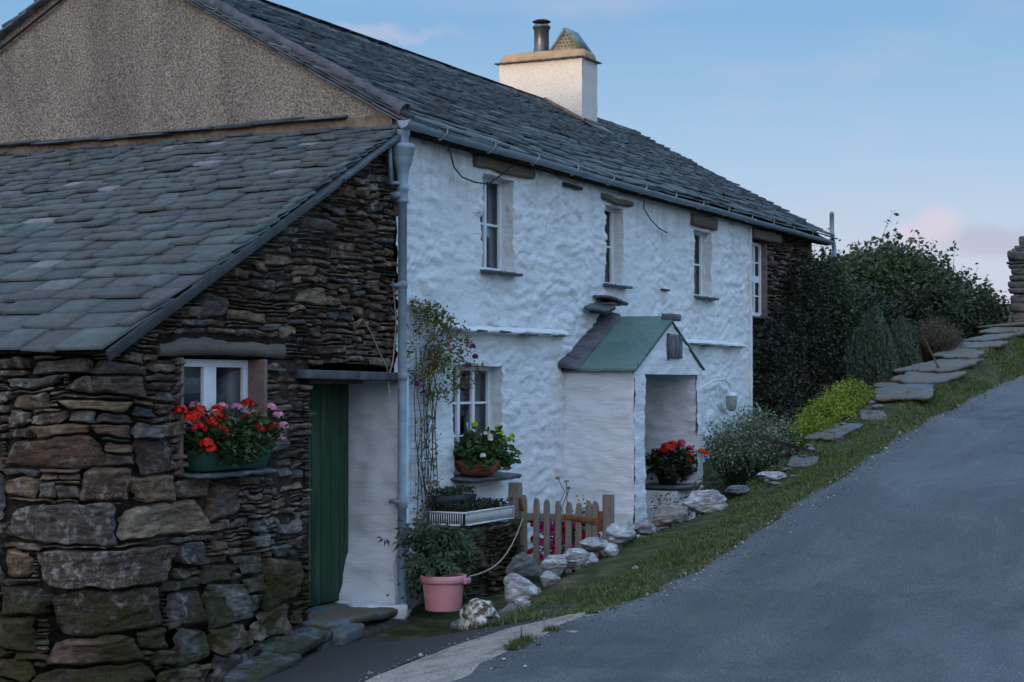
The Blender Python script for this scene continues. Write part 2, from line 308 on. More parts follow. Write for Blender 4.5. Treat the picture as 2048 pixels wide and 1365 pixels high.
L_DRY=leafm('dry_stem',[(0,(.10,.07,.045)),(.6,(.17,.12,.08)),(1,(.24,.18,.12))])
L_HEATH=leafm('heather_leaf',[(0,(.06,.055,.035)),(.6,(.105,.08,.055)),(1,(.15,.11,.08))])
F_RED=leafm('red_petal',[(0,(.50,.012,.01)),(1,(.85,.045,.02))]); F_PINK=leafm('pink_petal',[(0,(.75,.22,.40)),(1,(.9,.52,.66))])
F_MAG=leafm('magenta_petal',[(0,(.6,.02,.18)),(1,(.85,.10,.36))]); F_WHITE=leafm('white_petal',[(0,(.75,.73,.62)),(1,(.88,.87,.8))]); F_LIME=leafm('lime_petal',[(0,(.34,.48,.02)),(1,(.55,.68,.05))])
F_PURP=leafm('purple_petal',[(0,(.13,.02,.16)),(1,(.26,.05,.28))]); F_YEL=leafm('yellow_petal',[(0,(.6,.42,.02)),(1,(.8,.62,.05))]); F_CER=leafm('cerise_petal',[(0,(.75,.03,.12)),(1,(.85,.12,.25))])
F_ORG=leafm('scarlet_petal',[(0,(.72,.05,.01)),(1,(.9,.14,.03))])
BARK=simple('bark',(.07,.055,.045),.9,.3,20,.01)
# ground
m=M_('asphalt',.8,.3); n=m.noise(75,(1,1,1),5,.8); c=m.ramp(n,[(.32,(.045,.048,.055)),(.5,(.095,.10,.11)),(.68,(.21,.215,.23))]); c=m.mix(m.rng(m.noise(.8,(.5,1,1),7,.7,.6),.4,.6,0,.8),c,m.mix(1,c,(.6,.62,.65),'MULTIPLY')); cv=m.n('ShaderNodeTexVoronoi',feature='DISTANCE_TO_EDGE'); cv.inputs['Scale'].default_value=.9; m.l(m.map((1,1,1)),cv.inputs[0])
c=m.mix(m.rng(m.noise(1.1,(.12,1.6,1),4,.6),.4,.62,0,.6),c,m.mix(1,c,(1.35,1.35,1.33),'MULTIPLY'))
c=m.mix(m.rng(m.noise(.5,(1,1,1),3,.5,1.2,loc=(8,2,0)),.56,.6,0,.45),c,m.mix(1,c,(.6,.6,.62),'MULTIPLY'))
c=m.mix(m.rng(m.noise(3.5,(.35,1,1),6,.65,loc=(5,5,5)),.55,.7,0,.3),c,(.13,.125,.115)); m.col(c); m.bump(n,.006); m.bump(m.noise(2),.02,.5); ROAD=m.m
m=M_('drive_asphalt',.85,.25); n=m.noise(120,(1,1,1),3,.7); c=m.ramp(n,[(.3,(.03,.029,.031)),(.6,(.06,.057,.06)),(.78,(.13,.12,.12))]); c=m.mix(m.rng(m.noise(2),.4,.7,0,.5),c,(.05,.042,.04)); m.col(c); m.bump(n,.006); DRIVE=m.m
m=M_('gravel_concrete',.95,.2); n=m.noise(90,(1,1,1),4,.75); c=m.ramp(n,[(.35,(.16,.13,.115)),(.5,(.36,.31,.275)),(.66,(.58,.52,.47))]); c=m.mix(m.rng(m.noise(6),.45,.7,0,.7),c,(.16,.135,.115)); m.col(c); m.bump(n,.01); APRON=m.m
m=M_('verge_soil',.95,.1); n=m.noise(5,(1,1,1),6,.7); c=m.ramp(n,[(.38,(.04,.06,.02)),(.52,(.08,.085,.035)),(.66,(.17,.13,.085))]); c=m.mix(m.rng(m.noise(40),.4,.6,0,.6),c,m.mix(1,c,(.5,.5,.5),'MULTIPLY')); m.col(c); m.bump(m.noise(50),.02); SOIL=m.m
GRASS=leafm('grass_blade',[(0,(.05,.09,.022)),(.45,(.085,.135,.034)),(.75,(.125,.155,.05)),(1,(.27,.22,.12))],.3,.6)
m=M_('cap_slab',.75,.3); c=m.ramp(m.noise(5,(1,1,1),6,.6),[(.3,(.075,.10,.115)),(.7,(.15,.175,.19))]); l_=m.noise(2.6,(1,1,1),6,.75,loc=(3,1,1)); c=m.mix(m.rng(l_,.44,.52,0,.92),c,m.ramp(m.noise(45),[(.35,(.07,.05,.035)),(.6,(.19,.14,.095))])); m.col(c); m.bump(m.noise(16),.008); CAP=m.m
# ---------------------------------------------------------------- terrain profiles
def Rr(X): return np.interp(X,[-60,-25,-14,-6,-3.6,-1.5,1.5,6.75,14.8,20,40,60],[-.5,-.1,0,.05,.12,.28,.70,1.2,1.95,2.4,4.3,4.9])
def Ee(X): return np.interp(X,[-3,-1.7,-1,-.44,1,3.5,6.2,8.8,14.2,18.8,40,60],[-.1,-.02,.12,.26,.42,.60,1.05,1.5,2.28,2.85,4.5,5])
def Dd(X): return np.interp(X,[-14,-6,-2.2,-1.5,0,1.5,5.4,7,9,20,40,60],[-.7,-.5,-.28,-.18,-.10,0.,.25,.75,1.15,2.6,4.2,4.8])
def Yr(X): return np.interp(X,[-8,-3.8,-2.9,-2.08,-1.46,-1.09,-.41,1.15,2.34,3.5,7.35,15,40],[-2.7,-2.57,-2.49,-2.52,-2.65,-2.76,-2.82,-2.86,-2.80,-2.77,-2.55,-2.59,-2.6])
def g(X,Y):
    X,Y=np.broadcast_arrays(np.asarray(X,float),np.asarray(Y,float))
    yr=Yr(X);r=Rr(X);e=Ee(X);d=Dd(X)
    t=np.clip((Y-yr)/(-.1-yr),0,1); low=r+(d-r)*t
    yi=np.where(X>5,-1.5,-1.48)
    yk=np.interp(X,[4,6],[-1.6,-2.16]); t1=np.clip((Y-yr)/(yk-yr),0,1); t2=ss(yi-.1,yi+.05,Y)
    hi=r+(e-r)*t1; hi=hi+(d-hi)*t2
    bump=.03*np.sin(t1*math.pi)*fbm(X*1.3,Y*2.,o=3)
    hi=hi+bump
    wv=ss(-1.8,-1.0,X)
    z=low*(1-wv)+hi*wv
    dist=np.sqrt(X**2+(Y)**2)
    shade_hill=ss(-24,-74,X)*(12.25+.3*fbm(Y*.02,3,o=3))-ss(-90,-260,X)*9  # unseen ridge behind the camera, shaped to shade all but the chimney top
    return z+shade_hill
def coords(segs):
    o=[segs[0][0]]
    for a,b,s_ in segs:
        n=max(1,int(round((b-a)/s_))); o+=list(np.linspace(a,b,n+1)[1:])
    return np.array(o)
gx=coords([(-420,-100,20),(-100,-20,4),(-20,-6,.5),(-6,6,.08),(6,22,.16),(22,60,2),(60,500,40)])
gy=coords([(-400,-40,30),(-40,-10,3),(-10,-3,.35),(-3,-1.2,.06),(-1.2,1,.2),(1,14,1.5),(14,60,6),(60,400,40)])
X,Y=np.meshgrid(gx,gy,indexing='ij'); Z=g(X,Y)
inroad=(Y<Yr(X)-.12)&(Y>-8.6)&(X>-60)&(X<60); Z=Z-np.where(inroad,.07,0)
ya=lambda X:np.interp(X,[-6,-2.7,-2.3,-1.85,-1.45,-1.2],[-1.55,-1.7,-1.82,-2.08,-2.45,-2.8])
indr=(X<-1.35)&(Y>Yr(X)-.12)&(Y<1.2)&(X>-20); Z=Z-np.where(indr,.05,0)
o=MB().grid(np.stack([X,Y,Z],-1)).build('ground',SOIL,None,True); o['kind']='structure'
# road sheet
rx=coords([(-50,-20,3),(-20,-6,.5),(-6,6,.1),(6,22,.25),(22,60,3)]); v=np.concatenate([np.linspace(0,.05,8),np.linspace(.05,1,24)[1:]])
yl=Yr(rx)+.09*fbm(rx*2.2,0,o=5,s=3)
P=np.zeros((len(rx),len(v),3)); P[...,0]=rx[:,None]; P[...,1]=yl[:,None]+(-8.5-yl[:,None])*v[None]
P[...,2]=Rr(rx)[:,None]+.020+.006*fbm(P[...,0]*.8,P[...,1]*.8,o=2); P[:,0,2]-=.014
P[...,2]+=np.where(P[...,0]<-24,0,0)+ss(-24,-74,P[...,0])*12.1
o=MB().grid(P[:,::-1]).build('road',ROAD,None,True); o['kind']='structure'
# drive (dark tarmac by the house) and the pale concrete strip
dx=coords([(-16,-6,1),(-6,-1.0,.08)]); v=np.linspace(0,1,30)
P=np.zeros((len(dx),30,3)); P[...,0]=dx[:,None]; y0=ya(dx)-.02; P[...,1]=y0[:,None]+(.5-y0[:,None])*v; P[...,2]=g(P[...,0],P[...,1])+.008+.008*fbm(P[...,0]*2,P[...,1]*2,o=2)
o=MB().grid(P).build('driveway',DRIVE,None,True); o['kind']='structure'
dx=coords([(-16,-6,1),(-6,-1.25,.06)]); v=np.linspace(0,1,16)
P=np.zeros((len(dx),16,3)); P[...,0]=dx[:,None]; y1=ya(dx)+.04*fbm(dx*4,7,o=3); y0=Yr(dx)-.2; y1=np.maximum(y1,y0+.02); P[...,1]=y0[:,None]+(y1-y0)[:,None]*v; P[...,2]=g(P[...,0],P[...,1])+.013+.004*fbm(P[...,0]*5,P[...,1]*5,o=2); P[:,-1,2]-=.02
o=MB().grid(P).build('concrete_path',APRON,None,True); o['kind']='structure'
# ---------------------------------------------------------------- rubble generator
def rubble(mb,s0,s1,t0,t1,mapf,size,holes=(),topf=None,cell=(.045,.03),seed=1,keep=None,depth=.05,spac=.018,gap=.008,big=()):
    """fills [s0,s1]x[t0,t1] with individual stones. mapf(s,t,d)->xyz, size(s,t,rnd)->(w,h) metres"""
    r=np.random.default_rng(seed); cw,ch=cell; nx=int(math.ceil((s1-s0)/cw)); ny=int(math.ceil((t1-t0)/ch))
    occ=np.zeros((nx,ny),bool)
    S_,T_=np.meshgrid(s0+(np.arange(nx)+.5)*cw,t0+(np.arange(ny)+.5)*ch,indexing='ij')
    for h in holes: occ|=(S_>h[0])&(S_<h[1])&(T_>h[2])&(T_<h[3])
    if topf is not None: occ|=T_>topf(S_)
    for (a,b,c,d) in big:
        i0,i1,j0,j1=int(round((a-s0)/cw)),int(round((b-s0)/cw)),int(round((c-t0)/ch)),int(round((d-t0)/ch))
        i0,j0=max(i0,0),max(j0,0); j1=max(j1,j0+1)
        if i1<=i0 or i1>nx or j1>ny or occ[i0:i1,j0:j1].any(): continue
        occ[i0:i1,j0:j1]=True; stone(mb,s0+i0*cw,s0+i1*cw,t0+j0*ch,t0+j1*ch,mapf,r,depth,spac,gap,seed)
    for j in range(ny):
        i=0
        while i<nx:
            if occ[i,j]: i+=1; continue
            w,h=size(s0+i*cw,t0+j*ch,r); w=max(2,int(w/cw)); h=max(1,int(round(h/ch)))
            k=0
            while k<w and i+k<nx and not occ[i+k,j]: k+=1
            # avoid leaving slivers
            if i+k<nx and k==w:
                m=0
                while m<2 and i+k+m<nx and not occ[i+k+m,j]: m+=1
                if m<2: k+=m
            hh=1; h=min(h,max(1,int(k*cw*.62/ch)))
            while hh<h and j+hh<ny and not occ[i:i+k,j+hh].any(): hh+=1
            occ[i:i+k,j:j+hh]=True
            a,b,c,d=s0+i*cw,s0+(i+k)*cw,t0+j*ch,t0+(j+hh)*ch
            stone(mb,min(a,s1),min(b,s1),c,min(d,t1+.03),mapf,r,depth,spac,gap,seed)
            i+=k
def warp(s,t,seed): return s+.018*vn(s*9,t*9,seed)+.01*vn(s*23,t*30,seed), t+.03*fbm(s*1.6,t*1.2,seed,o=3)+.010*vn(s*12,t*18,seed+5)
def stone(mb,a,b,c,d,mapf,r,depth,spac,gap,seed):
    w,h=b-a,d-c
    if w<.02: return
    na=max(4,int(w/spac)+2); nb=max(4,int(h/spac)+2)
    u=np.linspace(-1,1,na);v=np.linspace(-1,1,nb); u=np.sign(u)*np.abs(u)**.8; v=np.sign(v)*np.abs(v)**.8
    U,V=np.meshgrid(u,v,indexing='ij'); p=r.uniform(4,9); e=(np.abs(U)**p+np.abs(V)**p)
    rad=np.maximum(e,1)**(1/p); U,V=U/rad,V/rad
    sh=r.uniform(-.35,.35)*min(h,w*.5); tp=r.uniform(-.32,.32); tq=r.uniform(-.22,.22); lobe=r.uniform(0,50)
    ang=np.arctan2(V,U); wob_=1-.10*np.maximum(0,vn(np.cos(ang)*1.6+lobe,np.sin(ang)*1.6,seed))-.05*vn(np.cos(ang)*4+lobe,np.sin(ang)*4,seed+1); U,V=U*wob_,V*(2-wob_ if h<.04 else wob_)
    gp=gap*r.uniform(.4,1.6)
    s=(a+b)/2+U*(w/2-gp)*(1+tq*V)+V*sh*.5; t=(c+d)/2+V*(h/2-gp)*(1+tp*U)
    s,t=warp(s,t,seed)
    edge=np.clip(1-np.maximum(np.abs(U),np.abs(V)),0,1); ed=np.clip(edge/ r.uniform(.10,.32),0,1)**.6
    tx,tz=r.uniform(-.016,.016,2); base=r.uniform(-.028,.022)
    q=r.uniform(0,99)
    fc=np.minimum(1,np.maximum.reduce([r.uniform(-1,1)*U+r.uniform(-1,1)*V+r.uniform(-.2,.3) for _ in range(3)]))
    dd=base*(1 if h>.04 else .7)+(tx*U+tz*V)+(.012+.022*min(1,h/.2))*fc*min(1,w/.15)-.012*np.abs(fbm(s*6+q,t*26,3,o=3))+.010*fbm(s*14+q,t*40,o=3)+.006*fbm(s*40,t*60+q,o=2)
    dd=dd+min(1,h/.12)*(.022*fbm(s*5+q,t*9,seed,o=3))
    D=-depth+(dd+depth)*ed
    mb.grid(np.stack(mapf(s,t,D),-1))
# ---------------------------------------------------------------- wall sheet with openings
def sheet(mb,s0,s1,t0,t1,mapf,holes,disp,spac=.04,reveal=None,topf=None,wob=.012,back=None):
    """grid wall with holes; edges of holes run inwards to depth reveal"""
    def cuts(a,b,ks):
        ks=sorted(set([a,b]+[k for k in ks if a<k<b])); return coords([(ks[i],ks[i+1],spac) for i in range(len(ks)-1)])
    s=cuts(s0,s1,[k for h in holes for k in h[:2]]); t=cuts(t0,t1,[k for h in holes for k in h[2:4]])
    Sg,Tg=np.meshgrid(s,t,indexing='ij'); sc=(s[:-1]+s[1:])/2; tcn=(t[:-1]+t[1:])/2
    if topf is not None: Tg=t0+(Tg-t0)*((topf(Sg)-t0)/(t1-t0))
    C_=np.ones((len(sc),len(tcn)),bool); Sc,Tc=np.meshgrid(sc,tcn,indexing='ij')
    for h in holes: C_&=~((Sc>h[0])&(Sc<h[1])&(Tc>h[2])&(Tc<h[3]))
    Sw=Sg+wob*vn(Sg*9,Tg*9,3)+wob*.8*vn(Sg*21,Tg*27,4); Tw=Tg+wob*.6*vn(Sg*8,Tg*8,8)
    D=disp(Sg,Tg)
    P=np.stack(mapf(Sw,Tw,D),-1); I=np.arange(P.shape[0]*P.shape[1]).reshape(P.shape[:2])
    F=np.stack([I[:-1,:-1],I[1:,:-1],I[1:,1:],I[:-1,1:]],-1)[C_]
    mb.add(P.reshape(-1,3),F)
    # reveals
    for h in holes:
        dep=h[4] if len(h)>4 else .15
        if dep<=0: continue
        i0,i1=np.argmin(abs(s-h[0])),np.argmin(abs(s-h[1])); j0,j1=np.argmin(abs(t-h[2])),np.argmin(abs(t-h[3]))
        loop=[(i0,j) for j in range(j0,j1)]+[(i,j1) for i in range(i0,i1)]+[(i1,j) for j in range(j1,j0,-1)]+[(i,j0) for i in range(i1,i0,-1)]
        A=np.array(loop); rows=[]
        for k in range(7):
            q=k/6; q2=q**.8
            sw=Sw[A[:,0],A[:,1]]*(1-q2)+Sg[A[:,0],A[:,1]]*q2; tw=Tw[A[:,0],A[:,1]]*(1-q2)+Tg[A[:,0],A[:,1]]*q2
            Dk=D[A[:,0],A[:,1]]*(1-q)-dep*q-.012*math.sin(q*3.14)**.5*0
            ins=.010*math.sin(q*3.1)*vn(sw*12,tw*12,q*4)
            rows.append(np.stack(mapf(sw+ins,tw+ins,Dk),-1))
        rows=np.array(rows); rows=np.concatenate([rows,rows[:,:1]],1)
        mb.grid(rows)
front=lambda s,t,d:(s,-d,t)          # wall facing -Y
left=lambda X0:(lambda s,t,d:(np.full_like(s,X0)-d if not isinstance(s,float) else X0-d,s,t))  # wall facing -X
# ================================================================ THE COTTAGE
house=thing('cottage',(0,0,0),'long whitewashed stone cottage with slate roof, chimney, porch and dark rubble lean-to with green door','cottage')
RX=12.75; RZ=5.77; RY=3.03; PIT=math.atan2(RZ-3.98,RY+.16)
# --- white front wall
WIN=[(1.57,2.22,2.86,3.74,.13),(4.40,4.97,2.88,3.72,.13),(7.23,7.84,2.88,3.68,.13)]
LWIN=(1.05,2.0,.95,1.97,.14)
PORCHD=(3.75,5.1,-.4,1.9,.5)
def wdisp(s,t):
    a=np.abs(fbm(s*2.6,t*7.5,1.,o=4)); rid=1-a*2.2
    b=fbm(s*3.2,t*5.5,9.,o=4)
    wv=fbm(s*.5,t*.6,5,o=2)
    lum=.006*rid+.010*b+.03*wv
    sm=ss(.35,-.15,fbm(s*.9+3,t*.9,2,o=2)); 
    q=t*8.5+1.9*fbm(s*1.5,t*2.2,11,o=4)+.35*vn(s*5,t*7,4); f=q-np.floor(q); amp=ss(-.25,.3,fbm(s*2.2+np.floor(q)*3.7,np.floor(q)*1.3,6,o=2))
    led=(f**1.6)*ss(1,.93,f)*amp; q2=t*19+2.2*fbm(s*3.1,t*4,21,o=3); f2=q2-np.floor(q2); led2=f2**1.4*ss(1,.88,f2)*ss(-.1,.35,fbm(s*4+np.floor(q2)*2.1,np.floor(q2),16,o=2))
    ri=np.floor(q).astype(np.int64); u=s*3.1+9.7*_h(ri,ri*0+3,ri*0,5)+.45*fbm(s*3,t*4,41,o=2); ui=np.floor(u).astype(np.int64); fu=u-ui; cell=_h(ui,ri,ri*0,9)
    ee=ss(0,.16,fu)*ss(1,.86,fu)*ss(0,.22,f)*ss(1,.86,f)*(cell>.35)
    d=lum*(.6+.4*sm)+(.002+.020*cell)*ee*(.35+.65*sm)+.007*led*(.3+.7*sm)+.013*led2*(.4+.6*sm)
    # smoother plaster around window heads and beneath the drip course
    d=d+.010*np.maximum(0,vn(s*7,t*26,2))**1.5*1.3
    d=d+.05*ss(.6,.0,t)
    return d-.02
mb=MB(); sheet(mb,.0,9.33,-.3,3.98,front,WIN+[LWIN,PORCHD],wdisp,.022,wob=.014)
mb.build('front_wall',WHITE,house,True)
# right-hand end of the whitewash returns a little
mb=MB(); mb.grid(np.stack([np.stack([np.full(60,9.34)+.02*fbm(np.linspace(0,9,60),k)+.0,np.full(60,-.03+k*.06),np.linspace(-.3,3.98,60)],-1) for k in range(5)],0)[::-1])
mb.build('wall_end',WHITE,house,True)
# --- stone end of the front wall (mostly under ivy)
W4=(9.45,10.22,2.72,3.73,.02)
mb=MB(); rubble(mb,9.36,12.65,1.2,3.98,lambda s,t,d:(s,.10-d,t),lambda s,t,r:(r.uniform(.15,.5),r.choice([.03,.06,.09])),holes=[W4],seed=11,spac=.03)
mb.build('stone_end_wall',STONE,house,True)
mb=MB(); 
for h in ((9.3,9.45,1,4),(10.22,12.65,1,4),(9.45,10.22,1,2.72),(9.45,10.22,3.73,4)): mb.box((h[0],.16,h[2]),(h[1],.24,h[3]))
mb.build('mortar_backing',GAP,house)
mb=MB().box((10.20,.05,2.72),(10.25,.28,3.73),).box((10.25,.075,2.74),(10.33,.16,3.7)); mb.build('window_reveal',PINKISH,house,bevel=.01)
# --- pebbledash gable
def gtop(s): return np.where(s<RY,3.94+(s+.16)*math.tan(PIT),RZ-(s-RY)*.53)
mb=MB(); sheet(mb,-.02,6.6,3.2,4.0,left(-.02),[],lambda s,t:.02*fbm(s*1.2,t*1.2,o=3)+.008*fbm(s*9,t*9,o=3),.05,topf=gtop,wob=0)
mb.build('gable_wall',PEB,house,True)
# ochre mortar strip and the drip slates above the lean-to
ys=np.linspace(0.02,6.4,90)
P=np.stack([np.stack([np.full(90,-.035)-.02*fbm(ys*5,k,o=3)-.02*(1-k/3),ys,3.90+.05*k+.012*fbm(ys*3,5,o=3)*(k==3)+.0*ys],-1) for k in range(4)],0)
mb=MB().grid(P); mb.build('mortar_strip',OCHRE,house,True)
mb=MB(); y=.48
while y<5.9:
    L=rng.uniform(.25,.55); 
    for q in range(2):
        z=4.045+.012*math.sin(y*1.7)+q*.016+rng.uniform(-.006,.006); t_=rng.uniform(.010,.022); dp=.11-.02*q+rng.uniform(-.015,.02)
        mb.hexa([[-.0,y-.02,z],[-dp,y-.01,z-.012],[0,y+L,z],[-dp+rng.uniform(-.02,.02),y+L-.02,z-.012],[0,y-.02,z+t_],[-dp,y-.01,z+t_-.012],[0,y+L,z+t_],[-dp,y+L-.02,z+t_-.012]])
    y+=L*.9
mb.build('drip_slate',ESLATE,house)
# --- slates
def slates(mb,P0,u,s,n,L,SL,gauges,widths,thick=(.012,.02),sag=None,uclip=None,seed=1,lap=2.1):
    r=np.random.default_rng(seed); P0,u,s,n=[np.asarray(a,float) for a in (P0,u,s,n)]
    d=0;row=0
    while d<SL:
        f=d/SL; gg=gauges[0]+(gauges[1]-gauges[0])*f**.42; gg*=r.uniform(.93,1.07); W=widths[0]+(widths[1]-widths[0])*f**.8
        x=-r.uniform(0,W); wob=r.uniform(-.008,.008)
        while x<L:
            w_=W*r.uniform(.65,1.4); a=max(x,0);b=min(x+w_,L)
            if b-a>.03:
                ln=min(gg*lap,SL-d+.05); t=r.uniform(*thick); j=lambda k:r.uniform(-k,k)
                lift=t*1.35+j(.004)+.006; g2=.0045
                bl=d+wob+j(.009)+.012*vn(x*3,d,seed); br=d+wob+j(.009)+.012*vn((x+w_)*3,d,seed)
                tw=j(.004)
                q=[]
                # lower edge chipped: 4 points
                us=[a+g2,a+(b-a)*r.uniform(.2,.4),a+(b-a)*r.uniform(.6,.8),b-g2]; ds=[bl+abs(j(.006)),bl*.7+br*.3+j(.004),bl*.3+br*.7+j(.004),br+abs(j(.006))]
                for k in range(4): q.append((us[k],ds[k],lift+tw*(k-1.5)))
                for k in range(4): q.append((us[k],ds[k],lift+tw*(k-1.5)+t))
                q+= [(a+g2,d+ln,-.002),(b-g2,d+ln,-.002),(a+g2,d+ln,t*.8),(b-g2,d+ln,t*.8)]
                V=[]
                for (uu,dd_,nn) in q:
                    p=P0+u*uu+s*dd_+n*nn
                    if sag is not None: p=p+n*sag(uu,dd_)
                    V.append(p)
                mb.add(V,[[0,1,5,4],[1,2,6,5],[2,3,7,6]],[[4,5,6,7,11,10]],[[0,4,10,8]],[[3,9,11,7]])
            x+=w_
        d+=gg; row+=1
cs,sn=math.cos(PIT),math.sin(PIT)
sag=lambda a,b:.035*float(vn(a*.28,b*.4,3.))-.02*math.sin(min(1,a/12.7)*math.pi)+.008*float(vn(a*1.3,b*1.3,2.))
SLM=math.hypot(RY+.16,RZ-3.98)
rf=MB(); slates(rf,(-.06,-.16,3.975),(1,0,0),(0,cs,sn),(0,-sn,cs),RX+.15,SLM,(.20,.088),(.40,.20),(.016,.026),sag,seed=21)
# heavy double eave course
slates(rf,(-.06,-.20,3.935),(1,0,0),(0,cs,sn),(0,-sn,cs),RX+.15,.12,(.2,.2),(.5,.5),(.016,.024),sag,seed=22,lap=1.6)
roof=rf.build('roof',SLATE2,house)
mb=MB().box((0,-.14,3.88),(RX,-.06,3.95)); mb.box((.0,-.05,3.9),(RX,.05,3.99))
mb.hexa([[0,-.12,3.95],[RX,-.12,3.95],[0,RY,RZ-.06],[RX,RY,RZ-.06],[0,-.12,3.96],[RX,-.12,3.96],[0,RY,RZ-.05],[RX,RY,RZ-.05]])
mb.build('roof_boards',GAP,house)
mb=MB(); slates(mb,(-.06,6.45,RZ-(6.45-RY)*.53),(1,0,0),(0,-.8836,.4683),(0,.4683,.8836),RX+.15,3.87,(.3,.2),(.5,.35),(.02,.03),None,seed=23,lap=1.8); mb.build('rear_roof',SLATE2,house)
# ridge stones
rd=MB(); x=-.08
while x<RX+.05:
    L=rng.uniform(.4,.6); b=min(x+L,RX+.1); z=RZ+sag(x,SLM)+rng.uniform(-.006,.008)+.02
    pr=[(-.17,-.085),(-.1,-.03),(0,.035),(.1,-.03),(.17,-.085),(0,-.03)]
    A=[[x+.006,RY+p,z+q] for p,q in pr];B=[[b-.004,RY+p,z+q+rng.uniform(-.008,.008)] for p,q in pr]
    rd.add(A+B,[[k,(k+1)%6,(k+1)%6+6,k+6] for k in range(6)],[[5,4,3,2,1,0]],[[6,7,8,9,10,11]])
    x+=L
rd.build('ridge',VERGE,roof,True,bevel=.01)
# verge: rounded cement fillet above stepped slate edges along the near gable
n=60; dist=np.linspace(.12,SLM,n); P=np.stack([np.full(n,.0)+.012*fbm(dist*4,1,o=2),-.16+dist*cs-sn*.05,3.975+dist*sn+cs*.05+.012*fbm(dist*3,2,o=3)],-1)
mb=MB().tube(P,.052+.012*fbm(dist*5,5,o=3)+.012*(dist<.3),10); mb.build('verge_fillet',VERGE,roof,True)
mb=MB(); d=.0
while d<SLM:
    L=rng.uniform(.25,.45)
    for q in range(3):
        o_=-.04-.02*q-rng.uniform(0,.025); dz=-.01-.022*q; 
        a=d+rng.uniform(-.04,.04); c0=np.array([0,-.16,3.985]); 
        f=lambda x,dd_,nn:list(c0+np.array([x,dd_*cs-nn*sn,dd_*sn+nn*cs]))
        mb.hexa([f(o_,a,dz),f(.1,a,dz),f(o_+rng.uniform(-.01,.02),a+L,dz),f(.1,a+L,dz),f(o_,a,dz+.014),f(.1,a,dz+.014),f(o_,a+L,dz+.014),f(.1,a+L,dz+.014)])
    d+=L*.85
mb.build('verge_slate',ESLATE,roof)
mb=MB(); d=.0
c1=np.array([-.02,6.5,RZ-(6.5-RY)*.53-.02])
while d<3.9:
    L=rng.uniform(.2,.35); f=lambda x,dd_,nn:list(c1+np.array([x,-dd_*.8836+nn*.4683,dd_*.4683+nn*.8836]))
    x0=-.07-rng.uniform(0,.04)
    mb.hexa([f(x0,d,.0),f(.1,d,.0),f(x0,d+L,-.01),f(.1,d+L,-.01),f(x0,d,.028),f(.1,d,.028),f(x0,d+L,.015),f(.1,d+L,.015)]); d+=L*.8
mb.build('verge_slate',ESLATE,house)
n=30; d=np.linspace(0,3.9,n); mb=MB().tube(np.stack([np.full(n,-.05),6.5-d*.8836-.4683*-.17,c1[2]+d*.4683-.8836*.17],-1),.012,6); mb.build('verge_cable',CABLE,house)
# --- lean-to
LX=-3.76; LZT=3.93; LZB=2.03; LP=math.atan2(LZT-LZB,-LX)
cl,sl=math.cos(LP),math.sin(LP); LS=math.hypot(LX,LZT-LZB)
lr=MB(); sag2=lambda a,b:.02*float(vn(a*.6,b*.6,8.))+.006*float(vn(a*2,b*2,2.))
slates(lr,(LX-.10,-.10,LZB-.03),(0,1,0),(cl,0,sl),(-sl,0,cl),6.4,LS+.1,(.30,.098),(.40,.19),(.015,.027),sag2,seed=31)
leanroof=lr.build('lean_to_roof',SLATE,house)
mb=MB(); f=lambda x,dd_,nn:[LX-.1+dd_*cl-nn*sl,x,LZB-.03+dd_*sl+nn*cl]
mb.hexa([f(-.04,.05,-.03),f(-.04,LS+.1,-.03),f(6.3,.05,-.03),f(6.3,LS+.1,-.03),f(-.04,.05,-.008),f(-.04,LS+.1,-.008),f(6.3,.05,-.008),f(6.3,LS+.1,-.008)])
mb.build('roof_boards',GAP,house)
# barge board of sawn slate along the lean-to verge + flashing pieces at the top
mb=MB()
f=lambda x,dd_,nn:[LX-.1+dd_*cl-nn*sl,x,LZB-.03+dd_*sl+nn*cl]
mb.hexa([f(-.122,.03,-.075),f(-.122,3.1,-.065),f(-.094,.03,-.075),f(-.094,3.1,-.065),f(-.122,.03,-.002),f(-.122,3.1,-.002),f(-.094,.03,-.002),f(-.094,3.1,-.002)])
mb.build('barge_board',simple('slate_board',(.042,.044,.046),.55,.25,7,.002),leanroof,bevel=.006)
mb=MB(); d=2.7
for L,o1 in ((.5,.0),(.42,.010),(.5,.0),(.22,.005)):
    mb.hexa([f(-.125-o1,d,-.05),f(-.12-o1,d+L,-.055),f(-.06,d,-.05),f(-.06,d+L,-.05),f(-.128-o1,d,-.02),f(-.122-o1,d+L,-.012),f(-.06,d,.0),f(-.06,d+L,.0)]); d+=L*.88
mb.build('flashing',LEAD,leanroof,bevel=.008)
